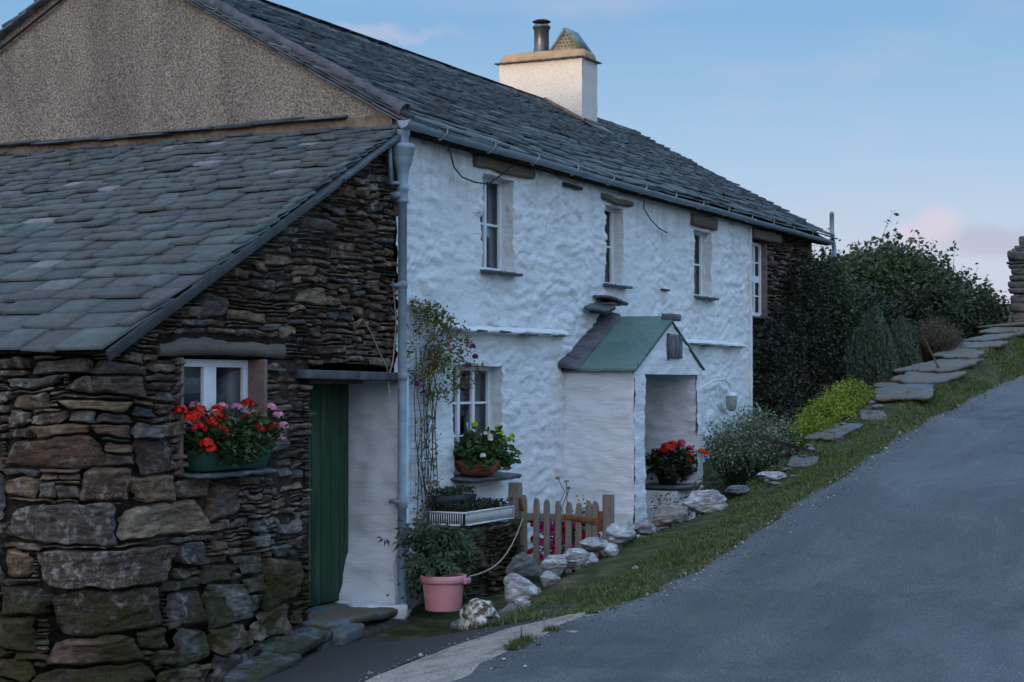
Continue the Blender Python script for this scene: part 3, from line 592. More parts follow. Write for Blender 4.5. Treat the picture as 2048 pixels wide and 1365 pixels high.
# lean-to rubble: front (coplanar with the house front) and the end wall under the eave
DOOR_=(-1.28,-.02,-.05,1.83); WINS=(-2.88,-1.93,1.19,1.98)
topf=lambda s:LZB-.09+(np.asarray(s)-LX)*math.tan(LP)
def bat(s,t): return .12*ss(.9,-.3,t)*ss(-1.3,-2.6,s)+.03*fbm(s*.8,t*.8,4,o=2)
def corner(s): return -.10*ss(-3.42,-3.82,s)**2
CR=.52
def fmap(s,t,d):
    s=np.asarray(s,float); dd=d+bat(s,t); a=np.clip((LX+CR-s)/CR,0,math.pi/2); rest=np.maximum(LX+CR-s-CR*math.pi/2,0)
    c0,c1=LX+CR,CR
    x=np.where(s>c0,s,c0-(CR+dd)*np.sin(a)); y=np.where(s>c0,-dd,c1-(CR+dd)*np.cos(a)+rest)
    return x,y,t+0*s
def sizef(s,t,r):
    x=r.random()
    if s<-2.95:
        if t>1.25: return r.uniform(.18,.55),r.choice([.055,.08,.08,.11,.03])
        if x<.3: return r.uniform(.12,.35),r.choice([.03,.055,.08])
        return r.uniform(.4,.85),r.choice([.14,.19,.24,.30])
    if t<.45 and s<-1.9: return (r.uniform(.35,.7),r.choice([.2,.26,.32])) if x<.7 else (r.uniform(.1,.3),r.choice([.03,.06]))
    if t<1.2:
        if x<.06: return r.uniform(.16,.28),r.uniform(.14,.24)
        if x<.3: return r.uniform(.18,.34),r.choice([.08,.11])
        return r.uniform(.10,.34),r.choice([.03,.03,.055,.055])
    if x<.06: return r.uniform(.12,.24),r.uniform(.10,.16)
    if x<.26: return r.uniform(.16,.42),r.choice([.06,.085])
    if x<.66: return r.uniform(.10,.28),.055
    return r.uniform(.1,.34),.028
mb=MB()
BIG=[(-4.31, -3.53, 0.77, 1.04), (-3.86, -2.95, 1.02, 1.25), (-3.53, -2.61, 0.78, 1.02), (-4.04, -3.01, 0.48, 0.74), (-4.31, -4.06, 1.03, 1.25), (-4.31, -3.6, 1.27, 1.44), (-4.05, -3.86, 1.17, 1.24), (-4.05, -3.9, 1.06, 1.17), (-4.14, -3.67, 1.86, 1.97), (-4.26, -3.86, 1.78, 1.86), (-3.85, -3.27, 1.73, 1.86), (-4.09, -3.79, 1.69, 1.78), (-4.09, -3.83, 1.53, 1.61), (-3.83, -3.62, 1.52, 1.62), (-4.24, -3.92, 1.41, 1.52), (-3.86, -3.09, 1.28, 1.51), (-4.31, -3.92, 0.3, 0.51), (-4.31, -3.98, 0.08, 0.29), (-3.9, -3.14, 0.19, 0.47), (-3.14, -2.12, 0.1, 0.55), (-2.64, -2.19, 0.58, 0.84), (-2.6, -2.21, 0.86, 1.09), (-1.94, -1.41, 0.16, 0.5), (-3.02, -2.64, 0.57, 0.72), (-1.73, -1.39, 0.66, 0.82), (-1.71, -1.37, 0.99, 1.08), (-1.94, -1.41, 1.09, 1.22), (-4.31, -4.07, 0.52, 0.73), (-3.92, -3.39, -0.0, 0.19), (-2.72, -2.41, 2.25, 2.44), (-2.17, -1.52, 2.41, 2.51), (-2.38, -1.65, 2.36, 2.4), (-2.38, -1.88, 2.27, 2.35), (-1.7, -1.32, 2.04, 2.18), (-1.31, -0.77, 2.03, 2.11), (-1.67, -1.34, 1.96, 2.04), (-2.64, -2.33, 2.12, 2.19), (-2.3, -1.81, 2.12, 2.19), (-1.49, -1.08, 2.39, 2.53), (-1.91, -1.54, 1.3, 1.54), (-1.8, -1.54, 1.63, 1.72), (-0.98, -0.53, 2.78, 2.86), (-1.2, -0.68, 2.34, 2.42), (-1.41, -0.91, 2.95, 3.06)]
holes=[DOOR_,WINS,(-3.16,-1.62,1.97,2.14),(-1.48,.01,1.8,1.93)]
rubble(mb,-9.0,-.02,-.52,3.95,fmap,sizef,holes=holes,topf=lambda s:np.where(s<LX+.03,2.0,topf(s)),seed=7,cell=(.04,.027),depth=.06,spac=.014,gap=.005,big=BIG)
YL=lambda s:LX-.02
lmap=lambda s,t,d:(LX-.02-(d+.12*ss(.9,-.3,t)+.03*fbm(s*.8,t*.8,9,o=2))+.10*ss(.35,-.05,s)**2,s,t)
def sizel(s,t,r):
    if t>1.35: return r.uniform(.15,.5),r.choice([.05,.08,.08,.11])
    return r.uniform(.25,.6),r.choice([.08,.14,.2,.26])
mb.build('lean_to_wall',STONE,house,True)
mb=MB(); sheet(mb,-3.74,-.0,-.5,3.9,lambda s,t,d:(s,.045+0*d,t),[(*DOOR_,0),(*WINS,0)],lambda s,t:0*s,.1,topf=topf if False else (lambda s:np.minimum(LZB-.08+(s-LX)*math.tan(LP),3.95)),wob=0) if False else None
for a,b,c,d in ((-3.30,-2.88,-.6,1.96),(-1.93,-1.28,-.6,1.98),(-2.88,-1.93,-.6,1.19)): mb.box((a,.035,c),(b,.12,d))
tri=[(-3.5,1.99),(-.0,1.99),(-.0,3.86)]
mb.add([[x,.035,z] for x,z in tri]+[[x,.12,z] for x,z in tri],[[0,1,2],[5,4,3]],[[0,3,4,1],[1,4,5,2],[2,5,3,0]])
mb.box((LX+.05,.5,-.6),(LX+.15,6.0,1.98))
mb.hexa([[-3.32,.04,-.6],[LX+.05,.5,-.6],[-3.3,.12,-.6],[LX+.15,.55,-.6],[-3.32,.04,1.98],[LX+.05,.5,1.98],[-3.3,.12,1.98],[LX+.15,.55,1.98]])
mb.build('mortar_backing',GAP,house)
# mossy footing ledge slabs at the foot of the lean-to wall
mb=MB()
def slabrock(mb,c,half,yaw,tilt,seed,spac=.03,q=9.,am=.06):
    r=np.random.default_rng(seed); n1,n2=max(6,int(half[0]*2/spac)),max(6,int(half[1]*2/spac))
    th=np.linspace(0,2*math.pi,64,endpoint=False); rr=1+am*vn(np.cos(th)*1.5+seed,np.sin(th)*1.5,seed)+.5*am*vn(np.cos(th)*5+seed,np.sin(th)*5,seed+3)+am*.9*np.maximum(0,vn(np.cos(th)*2.5+seed,np.sin(th)*2.5,seed+7))*-1
    pts=[]
    prof=[(0,1),(.35,1),(.65,1),(.88,.98),(.985,.8),(1.,.3),(.985,-.4),(.93,-1),(0,-1)]
    for a,b in prof:
        ca,sa=np.cos(th),np.sin(th); k=(np.abs(ca)**q+np.abs(sa)**q)**(-1/q)
        x=ca*k*rr*a*half[0];y=sa*k*rr*a*half[1]; z=np.full(64,b*half[2])+ (.25*half[2]*fbm(x*6+seed,y*6,o=3)) + .006*vn(x*30,y*30,seed)
        pts.append(np.stack([x,y,z],-1))
    P=np.array(pts); P=np.concatenate([P,P[:,:1]],1)
    c1_,s1_=math.cos(yaw),math.sin(yaw); Rz=np.array([[c1_,-s1_,0],[s1_,c1_,0],[0,0,1]]); ct,st_=math.cos(tilt[0]),math.sin(tilt[0]); Rx=np.array([[1,0,0],[0,ct,-st_],[0,st_,ct]]); cu,su=math.cos(tilt[1]),math.sin(tilt[1]); Ry=np.array([[cu,0,su],[0,1,0],[-su,0,cu]])
    mb.grid((P@(Rz@Rx@Ry).T+np.array(c))[::-1])
for c,h,yaw,tl,sd_ in (((-1.78,-.20,-.09),(.34,.13,.035),.03,(.1,-.12),1),((-2.35,-.27,-.20),(.33,.14,.04),.05,(.1,-.16),2),((-2.95,-.30,-.33),(.36,.15,.05),0,(.08,-.1),3),((-1.45,-.16,-.16),(.22,.14,.06),.1,(0,-.05),6),((-3.5,-.32,-.42),(.33,.16,.06),0,(.05,-.05),4),((-3.92,.3,-.45),(.14,.5,.07),0,(0,0),5)):
    slabrock(mb,c,h,yaw,tl,sd_)
mb.build('footing_slab',stone_mat('footing_stone',[(0,(.09,.10,.115)),(1,(.17,.185,.20))],.3,.75,4),house,True)
# --- lean-to door, whitewashed reveal, lintel, step
mb=MB(); s=np.linspace(-.14,1.86,70); rows=[]
for k in range(14):
    q=k/13; y=-.06+q*.52; rows.append(np.stack([-.05+.02*fbm(s*3,y*5,1,o=3)+.012*fbm(s*9,y*9,3,o=3)-.15*ss(.52,.14,s+.12*vn(y*3,s*2,7))*(1+.4*vn(y*4,s*6,5))+.012*vn(s*14,y*7,6),np.full(70,y)-.05*ss(.3,0,s)*(1-q),s],-1))
P=np.array(rows); mb.grid(P[::-1])
fr_=np.array([np.stack([P[0,:,0]+(.09+.02-P[0,:,0]-.02)*k/4*1.,np.full(70,-.06)-.015*math.sin(k/4*3.1)-.03*ss(.3,0,s)+.012*fbm(s*5,k*.3,o=3),s],-1) for k in range(5)]); mb.grid(fr_)
mb.build('door_reveal',LIME,house,True)
mb=MB(); slabrock(mb,(-.17,.10,-.065),(.25,.36,.07),.12,(0,.06),12,q=2.8,am=.35)
mb.build('pillar_foot',LIME,house,True)
mb=MB().hexa([[-1.47,-.075,1.842],[-.01,-.085,1.826],[-1.45,.2,1.842],[-.01,.2,1.826],[-1.44,-.07,1.91],[-.01,-.075,1.895],[-1.45,.2,1.905],[-.01,.2,1.895]]); mb.build('lintel',simple('lintel_slate',(.075,.08,.09),.75,.3,9,.006),house,bevel=.008)
door=MB()
xs=np.linspace(-1.24,-.10,9)
for a,b in zip(xs[:-1],xs[1:]): door.box((a+.004,.40,.01),(b-.004,.435,1.80))
dr=door.build('door',DOOR,house,bevel=.006)
MB().box((-1.28,.436,0),(-.05,.47,1.83)).build('door_back',DOOR,dr)
mb=MB().box((-1.4,.30,1.80),(-.02,.48,1.86)); mb.build('door_head',BEAM,house)
mb=MB(); slabrock(mb,(-.72,.12,-.035),(.64,.34,.035),0,(0,0),15); slabrock(mb,(-1.27,-.24,-.10),(.20,.13,.06),.1,(.05,-.1),16)
mb.build('doorstep',CAP,house,True,label='blue grey slate doorstep slabs')
mb=MB(); slabrock(mb,(-.62,-.20,-.17),(.55,.12,.07),.05,(0,0),17); mb.build('step_riser',simple('step_concrete',(.06,.055,.052),.9,.3,12,.01),house,True)
# lean-to window with timber lintel
mb=MB(); n=40; xs=np.linspace(-3.14,-1.63,n); low=1.985+.022*np.sin((xs+3.14)/1.5*3.1)*1.0+.006*fbm(xs*4,1,o=2); hi=2.105-.045*fbm(xs*4,3,o=4)-.04*ss(-2.9,-3.14,xs); yy=.015+.03*fbm(xs*3,4,o=4)
P=np.array([np.stack([xs,np.full(n,.12),low],-1),np.stack([xs,yy,low],-1),np.stack([xs,yy-.015,(low*.6+hi*.4)],-1),np.stack([xs,yy-.005,hi-.01],-1),np.stack([xs,yy+.04,hi],-1),np.stack([xs,np.full(n,.12),hi],-1)])
mb.grid(P); mb.add([P[k,-1] for k in range(6)],[[0,1,2,3,4,5]]); mb.add([P[k,0] for k in range(6)],[[5,4,3,2,1,0]]); mb.build('timber_lintel',LINT,house,True)
mb=MB().box((-1.955,-.02,1.2),(-1.915,.3,1.98)).box((-2.92,-.0,1.2),(-2.885,.3,1.98)).box((-2.88,.11,1.2),(-1.93,.14,1.5)); mb.build('window_reveal',PINKISH,house,bevel=.008)
def fr_box(mb,x0,x1,z0,z1,y0,y1): mb.box((x0,y0,z0),(x1,y1,z1))
def window(x0,x1,z0,z1,y,cols,rows,st=.05,bar=.022,mull=.05,name='window',label=None,curtain=None,rail=None):
    mb=MB(); mb.box((x0,y,z0),(x0+st,y+.06,z1)); mb.box((x1-st,y,z0),(x1,y+.06,z1)); mb.box((x0+st,y+.001,z1-st),(x1-st,y+.061,z1)); mb.box((x0+st,y+.001,z0),(x1-st,y+.061,z0+st))
    wo=mb.build(name,FRAME,house,bevel=.004,label=label)
    ws=(x1-x0-2*st)/cols; gb=MB()
    for c in range(1,cols):
        xc=x0+st+c*ws; gb.box((xc-mull/2,y+.004,z0+st),(xc+mull/2,y+.055,z1-st))
    for c in range(cols):
        a=x0+st+c*ws+(mull/2 if c else 0); b=x0+st+(c+1)*ws-(mull/2 if c<cols-1 else 0)
        for r_ in range(1,rows):
            zc=z0+st+(z1-z0-2*st)*r_/rows; bb=bar if not rail or r_!=rail else .09; gb.box((a,y+.012,zc-bb/2),(b,y+.045,zc+bb/2))
    if cols>1 or rows>1: gb.build('glazing_bars',FRAME,wo,bevel=.003)
    MB().box((x0+st,y+.03,z0+st),(x1-st,y+.034,z1-st)).build('pane',GLASS,wo)
    if curtain:
        for (a,b) in curtain:
            nn=max(8,int((b-a)/.012)); xs=np.linspace(a,b,nn); P=np.array([np.stack([xs,y+.10+.014*np.sin(xs*70)+.01*vn(xs*9,q*3.),np.full(nn,z0+.02+(z1-z0-.04)*q)],-1) for q in np.linspace(0,1,6)])
            MB().grid(P).build('curtain',CURT,wo,True)
    return wo
window(-2.88,-1.955,1.5,1.975,.125,2,1,.055,.02,.15,label='small white two-light window above the flower box')
window(1.55,2.24,2.84,3.76,.13,2,2,.055,.022,.04,label='upstairs window nearest the downpipe with part drawn curtains',curtain=[(1.6,1.86),(1.97,2.2)])
window(4.38,4.99,2.86,3.74,.13,2,2,.05,.022,.04,label='middle upstairs window with pale curtain',curtain=[(4.42,4.95)])
window(7.21,7.86,2.86,3.70,.13,2,2,.05,.022,.04,label='third upstairs window with pale blind',curtain=[(7.25,7.5),(7.58,7.82)])
window(9.40,10.20,2.72,3.73,.12,3,4,.05,.02,.04,label='upstairs window in the bare stone end',curtain=[(9.95,10.18)],rail=2)
window(1.03,2.02,.97,1.98,.14,3,3,.055,.022,.05,label='ground floor window behind the flower pot',curtain=[(1.80,1.97)])
# dark interiors
mb=MB()
def room(mb,x0,x1,y0,y1,z0,z1):
    mb.add([[x0,y0,z0],[x1,y0,z0],[x1,y1,z0],[x0,y1,z0],[x0,y0,z1],[x1,y0,z1],[x1,y1,z1],[x0,y1,z1]],[[0,1,2,3],[4,7,6,5],[1,5,6,2],[3,2,6,7],[0,3,7,4]])
room(mb,.06,12.6,.3,5.9,-.3,2.4); room(mb,.06,12.6,.3,5.9,2.42,3.94); room(mb,-3.6,-.1,.5,5.5,-.3,2.0)
mb.build('interior',ROOM,house)
mb=MB().box((12.55,.12,.8),(12.66,6.3,3.95)).box((0,6.2,-.6),(12.6,6.35,3.98)); mb.add([[12.6,0.1,3.95],[12.6,6.3,3.95],[12.6,RY,RZ-.08]],[[0,1,2]]); mb.build('rear_wall',PEB,house)
# timber lintels of the upper windows (worm-eaten beams under the gutter)
def beam(x0,x1,z0,z1,seed,parent=house,mat_=None):
    n=24; xs=np.linspace(x0,x1,n); th=np.linspace(0,2*math.pi,24,endpoint=False); rows=[]
    for k,x in enumerate(xs):
        e=1-.10*(abs(2*k/(n-1)-1)**8); w_=(np.abs(np.cos(th))**9+np.abs(np.sin(th))**9)**(-1/9.)
        rows.append(np.stack([np.full(24,x)+.012*vn(th*2,x,seed),.035+.07*np.cos(th)*w_*e-.02+.010*vn(x*4,th,seed),(z0+z1)/2+(z1-z0)/2*np.sin(th)*w_*e+.014*vn(x*3,th*.8,seed+2)],-1))
    P=np.array(rows); P=np.concatenate([P,P[:,:1]],1); mb=MB().grid(P); mb.add(P[0,:-1],[list(range(24))[::-1]]); mb.add(P[-1,:-1],[list(range(24))])
    return mb.build('timber_lintel',mat_ or BEAM,parent,True)
beam(1.38,2.60,3.775,3.885,1); beam(4.26,5.15,3.75,3.815,2); beam(7.08,7.95,3.72,3.86,3); beam(9.4,10.6,3.75,3.88,5)
# slate sills
def sill(x0,x1,y0,y1,z,t,seed,name='sill'):
    mb=MB(); slabrock(mb,((x0+x1)/2,(y0+y1)/2,z),((x1-x0)/2,(y1-y0)/2,t/2),0,(.08,0),seed,q=14,am=.02); return mb.build(name,ESLATE,house,True)
sill(1.52,2.28,-.09,.12,2.84,.03,31); sill(4.36,5.05,-.085,.12,2.86,.03,32); sill(7.2,7.9,-.085,.12,2.86,.03,33); sill(9.4,10.3,-.0,.2,2.70,.03,34)
sill(.98,2.04,-.20,.12,.955,.04,35); sill(-2.92,-1.9,-.12,.12,1.175,.03,36)
# drip course
for x0,x1 in ((.85,3.32),(5.25,8.95)):
    mb=MB(); xs=np.linspace(x0,x1,int((x1-x0)/.04)); prof=[(.0,.05),(-.05,.035),(-.085,.01),(-.085,-.006),(-.03,-.02),(.02,-.022)]
    mb.grid(np.array([np.stack([xs,p+.014*fbm(xs*4,k*.3,o=3),2.285+q+.015*fbm(xs*1.5,3,o=2)+.008*vn(xs*12,k)],-1) for k,(p,q) in enumerate(prof)])[::-1])
    mb.build('drip_course',WHITE,house,True)
for x in (1.3,1.75,2.25,2.7,3.05,5.75,6.5,6.85,7.4,8.3):
    MB().box((x,-.105,2.272+.01*math.sin(x*5)),(x+rng.uniform(.12,.3),-.02,2.286+.01*math.sin(x*5)),jit=.006).build('drip_slate',ESLATE,house)
# gutter, brackets, hopper and downpipe
def halfgut(mb,x0,x1,y,z,r,slope=0):
    th=np.linspace(math.pi,2*math.pi,13); xs=np.linspace(x0,x1,30)
    o1=np.array([np.stack([xs,np.full(30,y+r*math.cos(t)),z+slope*(xs-x0)+r*math.sin(t)+.006*vn(xs*1.3,2.)],-1) for t in th]); i1=np.array([np.stack([xs,np.full(30,y+(r-.006)*math.cos(t)),z+slope*(xs-x0)+(r-.006)*math.sin(t)+.006*vn(xs*1.3,2.)],-1) for t in th])
    mb.grid(o1);mb.grid(i1[::-1]); 
mb=MB(); halfgut(mb,-.17,12.72,-.165,3.955,.052,-.0012)
# outlet end piece with cap
th=np.linspace(math.pi,2*math.pi,13); mb.add([[-.17,-.165+.06*math.cos(t),3.955+.06*math.sin(t)] for t in th]+[[-.17,-.099,3.972],[-.17,-.231,3.972]],[list(range(15))])
halfgut(mb,-.185,.1,-.165,3.958,.060)
for x in (1.72,3.5,5.35,7.1,8.9,10.7): halfgut(mb,x-.05,x+.05,-.165,3.957-.0012*x,.057)
gut=mb.build('gutter',GUT,house,True)
PI_=simple('pale_iron',(.42,.46,.48),.5,.1,9,0)
for x in np.arange(.45,12.7,.92): mb=MB(); mb.tube([[x,-.24,3.99],[x,-.238,3.95],[x,-.165,3.885],[x,-.09,3.93],[x,-.03,3.96]],.007,6); mb.build('gutter_bracket',PI_,gut)
mb=MB(); c0=(-.105,-.115,0)
prof=[(.06,3.90),(.062,3.86),(.05,3.845),(.052,3.82),(.05,3.81),(.05,3.79)]
mb.lathe(c0,prof,20); prof=[(.0,3.775),(.085,3.785),(.103,3.78),(.105,3.745),(.096,3.735),(.096,3.70),(.088,3.692),(.086,3.66),(.07,3.61),(.055,3.57),(.048,3.53),(.044,3.44),(.052,3.435),(.052,3.40),(.047,3.395),(.047,3.32),(.052,3.315),(.052,3.30),(.037,3.295),(.037,.88),(.046,.875),(.046,.78),(.037,.775),(.037,.06),(.05,.055),(.05,-.03),(.06,-.05),(.06,-.08),(.04,-.13)]
mb.lathe(c0,prof,20)
for z in (2.62,1.86,.83): mb.lathe(c0,[(.037,z+.03),(.043,z+.028),(.043,z-.028),(.037,z-.03)],20)
mb.box((-.17,-.12,3.335),(-.10,-.03,3.385)); mb.box((-.16,-.12,2.6),(-.10,-.02,2.63)); mb.box((-.16,-.12,.82),(-.10,-.02,.85))
mb.build('downpipe',GUT,house,True)
mb=MB().hexa([[-.25,-.08,3.76],[-.225,-.08,3.76],[-.25,-.05,3.76],[-.225,-.05,3.76],[-.22,-.08,3.46],[-.19,-.08,3.46],[-.22,-.05,3.46],[-.19,-.05,3.46]]); mb.box((-.22,-.12,3.44),(-.11,-.05,3.465)); mb.build('hopper_bracket',GUT,house)
# far end vent pipe
mb=MB().tube([[12.75,-.2,3.7],[12.80,-.18,3.85],[12.86,-.14,3.98],[12.9,-.12,4.1],[12.9,-.12,4.38]],.035,10); mb.tube([[12.9,-.12,4.36],[12.9,-.12,4.40]],[.04,.02],10); mb.build('vent_pipe',GUT,house,True)
# chimney
CX0,CX1,CY0,CY1=9.35,9.88,2.43,3.72
mb=MB()
def facegrid(mb,P00,du,dv,nu,nv,nrm,amp=.008):
    P00,du,dv,nrm=[np.array(a,float) for a in (P00,du,dv,nrm)]
    U,V=np.meshgrid(np.linspace(0,1,nu),np.linspace(0,1,nv),indexing='ij'); P=P00+U[...,None]*du+V[...,None]*dv
    P+=nrm*(amp*fbm(P[...,0]*7+P[...,1]*7,P[...,2]*7,o=3))[...,None]; mb.grid(P)
facegrid(mb,(CX0,CY1,5.2),(0,CY0-CY1,0),(0,0,1.17),30,30,(-1,0,0)); facegrid(mb,(CX0,CY0,5.2),(CX1-CX0,0,0),(0,0,1.17),14,30,(0,-1,0)); facegrid(mb,(CX1,CY0,5.2),(0,CY1-CY0,0),(0,0,1.17),10,10,(1,0,0)); facegrid(mb,(CX1,CY1,5.2),(CX0-CX1,0,0),(0,0,1.17),8,10,(0,1,0))
ch=mb.build('chimney',CHIM,house,True)
mb=MB(); mb.hexa([[CX0-.06,CY0-.055,6.35],[CX1+.06,CY0-.055,6.35],[CX0-.06,CY1+.055,6.35],[CX1+.06,CY1+.055,6.35],[CX0-.05,CY0-.045,6.37],[CX1+.05,CY0-.045,6.37],[CX0-.05,CY1+.045,6.37],[CX1+.05,CY1+.045,6.37]])
for k in range(10):
    yy=CY0+.12*k; mb.box((CX0-.075-rng.uniform(0,.02),yy,6.345),(CX0+.05,yy+.16,6.36),jit=.004)
mb.build('chimney_slate',ESLATE,ch)
n=28; th=np.linspace(0,2*math.pi,n,endpoint=False); cx,cy=(CX0+CX1)/2,(CY0+CY1)/2; hx,hy=(CX1-CX0)/2+.025,(CY1-CY0)/2+.02; rows=[]
for z,i in ((6.372,.0),(6.41,-.005),(6.455,.01),(6.49,.045),(6.505,.09),(6.515,.2)):
    q=6; k=(np.abs(np.cos(th))**q+np.abs(np.sin(th))**q)**(-1/q); rows.append(np.stack([cx+np.cos(th)*k*(hx-i),cy+np.sin(th)*k*(hy-i),np.full(n,z)+.01*vn(np.cos(th)*2,np.sin(th)*2,z)],-1))
P=np.array(rows);P=np.concatenate([P,P[:,:1]],1); mb=MB().grid(P); mb.add(P[-1,:-1],[list(range(n))]); mb.build('chimney_cap',CAPM,ch,True)
pc=(9.6,3.17,0); mb=MB().lathe(pc,[(.125,6.48),(.12,6.53),(.108,6.60),(.108,6.84),(.118,6.85),(.118,6.865),(.128,6.87),(.128,6.895),(.112,6.90),(.112,6.86),(.0,6.80)],24)
pot=mb.build('chimney_pot',POT,ch,True)
mb=MB()
for k in range(14):
    a=k/14*2*math.pi; mb.tube([[pc[0]+.10*math.cos(a),pc[1]+.10*math.sin(a),6.88],[pc[0]+.085*math.cos(a),pc[1]+.085*math.sin(a),6.965]],.005,5)
mb.lathe(pc,[(.13,6.955),(.132,6.965),(.09,6.985),(.0,7.0)],24); mb.lathe(pc,[(.0,6.965),(.13,6.955)],24); mb.build('chimney_cowl',DARKIRON,ch,True)
# slate tent cowl: two leaning slates with a perforated end
tx0,tx1,ty0,ty1,tz=9.42,9.80,2.50,2.93,6.50; tyc=(ty0+ty1)/2; tzt=6.79
mb=MB(); t_=.02
for sy,yb in ((1,ty1+.02),(-1,ty0-.02)):
    mb.hexa([[tx0-.03,yb,tz],[tx1+.03,yb,tz],[tx0-.03,yb-sy*.03,tz],[tx1+.03,yb-sy*.03,tz],[tx0-.03,tyc+sy*.012,tzt+.012],[tx1+.03,tyc+sy*.012,tzt+.012],[tx0-.03,tyc-sy*.01,tzt-.01],[tx1+.03,tyc-sy*.01,tzt-.01]])
co=mb.build('slate_cowl',simple('cowl_slate',(.13,.18,.17),.6,.25,9,.003),ch)
COWLE=simple('cowl_mortar',(.25,.21,.16),.9,.25,14,.006)
mb=MB(); mb.add([[tx0,ty0+.01,tz],[tx0,ty1-.01,tz],[tx0,tyc,tzt-.02],[tx0+.03,ty0+.01,tz],[tx0+.03,ty1-.01,tz],[tx0+.03,tyc,tzt-.02]],[[0,2,1],[3,4,5]],[[0,3,5,2],[1,2,5,4]]); mb.build('cowl_end',COWLE,ch)
for r_,c_ in ((0,5),(1,4),(2,3),(3,2)):
    for k in range(c_):
        mb=MB(); yy=tyc+(k-(c_-1)/2)*.055; zz=tz+.045+r_*.05; a=np.arange(8)/8*6.283; mb.add(np.stack([np.full(8,tx0-.004),yy+.011*np.cos(a),zz+.011*np.sin(a)],-1),[list(range(8))]); mb.build('vent_hole',GAP,ch)
mb=MB(); f=lambda x,dd_,nn:[x,-.16+dd_*cs-nn*sn,3.975+dd_*sn+nn*cs]
dch=(CY0+.16)/cs
mb.hexa([f(CX0-.12,dch-.22,.035),f(CX1+.12,dch-.25,.035),f(CX0-.1,dch+.06,.05),f(CX1+.1,dch+.06,.05),f(CX0-.12,dch-.22,.04),f(CX1+.12,dch-.25,.04),f(CX0-.1,dch+.06,.055),f(CX1+.1,dch+.06,.055)])
mb.build('chimney_flashing',LEAD,ch)
n=24; d=np.linspace(dch-.02,SLM,n); mb=MB().tube(np.stack([np.full(n,CX0-.02),-.16+d*cs-sn*.04,3.975+d*sn+cs*.04],-1),.035,8); mb.tube(np.stack([np.linspace(CX0,CX1,10),np.full(10,CY0-.03),np.full(10,3.975+dch*sn+.04)],-1),.035,8); mb.build('mortar_fillet',OCHRE,ch,True)
# --- porch
PX0,PX1,PY=3.42,5.40,-.745
pz=lambda x:1.98+(1-abs(x-(PX0+PX1)/2)/((PX1-PX0)/2))*.50
def pd(s,t):
    q=t*9+1.2*fbm(s*1.3,t*1.8,31,o=3); f=q-np.floor(q)
    return .016*fbm(s*4,t*9,3,o=4)+.008*fbm(s*12,t*20,3,o=3)+.03*ss(.7,.1,t)+.020*f**2*ss(1,.9,f)*ss(-.1,.4,fbm(s*2+np.floor(q)*5.1,np.floor(q),3,o=2))
mb=MB()
xs_=coords([(PX0,3.70,.03),(3.70,5.24,.04),(5.24,PX1,.03)])
mbf=MB(); sheet(mbf,PX0,PX1,-.3,1.9,lambda s,t,d:(s,PY-d,t),[(3.70,5.22,-.3,1.9,.0)],pd,.03,wob=.008)
# gable triangle of the porch
xs=np.linspace(PX0,PX1,50); rows=[]
for k in range(16):
    q=k/15; z=1.9+(np.array([pz(x) for x in xs])-1.9-.02)*q; rows.append(np.stack([xs,PY-pd(xs,z),z],-1))
mbf.grid(np.array(rows).transpose(1,0,2)); 
# inner cheek, soffit
def cheek(x,y0,y1,z0,z1,sgn,a=.008,seed=0):
    Yg,Zg=np.meshgrid(np.linspace(y0,y1,24),np.linspace(z0,z1,70),indexing='ij'); Xg=x+sgn*(pd(Yg*2+seed,Zg)*a/.008+.012*np.maximum(0,vn(Yg*3+seed,Zg*10,2))); return np.stack([Xg,Yg,Zg],-1)
mbf.grid(cheek(PX0,PY,.05,-.3,1.99,-1)); mbf.grid(cheek(3.70,PY,.05,-.3,1.9,1,seed=4)); mbf.grid(cheek(5.20,PY,.4,-.3,1.9,-1,.012,seed=8)); mbf.grid(cheek(PX1,PY,.05,-.3,1.99,1,seed=5))
for xa,xb in ((3.70,5.22),): mbf.add([[xa,PY,1.9],[xb,PY,1.9],[xb,.5,1.9],[xa,.5,1.9]],[[0,1,2,3]])
porch=mbf.build('porch',LIME,house,True)
mb=MB().box((3.7,.5,-.3),(5.2,.52,1.9)); mb.build('porch_door',DOOR,porch)
def pslab(mb,side,y0,y1,e0,e1,t,th):  # slab on porch slope
    xc=(PX0+PX1)/2; hw=(PX1-PX0)/2; sl_=.5/hw
    f=lambda dist,y,nn:[xc+side*dist,y,2.48-dist*sl_+nn]
    mb.hexa([f(e0,y0,t),f(e1,y0,t),f(e0,y1,t),f(e1,y1,t),f(e0,y0,t+th),f(e1,y0,t+th),f(e0,y1,t+th),f(e1,y1,t+th)])
mb=MB()
Us,Vs=np.meshgrid(np.linspace(0,1,46),np.linspace(0,1,34),indexing='ij')
def pgrid(nn,flip):
    ed=lambda k:.014*fbm(k*7,1.,o=4)
    y_=(PY-.06)+ed(Us)*1.2+(Vs)*(.62-ed(Us)*1.2); e_=.0+Us*(1.10+.016*fbm(Vs*6,5.,o=4)); slx=.5/((PX1-PX0)/2)
    P=np.stack([(PX0+PX1)/2-e_,y_,2.48-e_*slx+nn+.006*fbm(Us*3,Vs*3,o=3)-.02*Us**2*np.sin(Vs*3.1)*.3],-1); mb.grid(P if flip else P[::-1]); return P
Pa=pgrid(.034,False); Pb=pgrid(.010,True)
for A,B in ((Pa[:,0],Pb[:,0]),(Pa[-1],Pb[-1]),(Pa[:,-1],Pb[:,-1])): mb.grid(np.array([A,B]))
pslab(mb,1,PY-.02,.02,.0,1.04,-.008,.016); pr=mb.build('porch_roof',GSLATE,porch,bevel=.006)
mb=MB(); pslab(mb,-1,PY-.045,.02,.0,1.06,-.02,.03); 
mb.build('porch_roof_edge',VERGE,porch)
mb=MB()
e=1.14
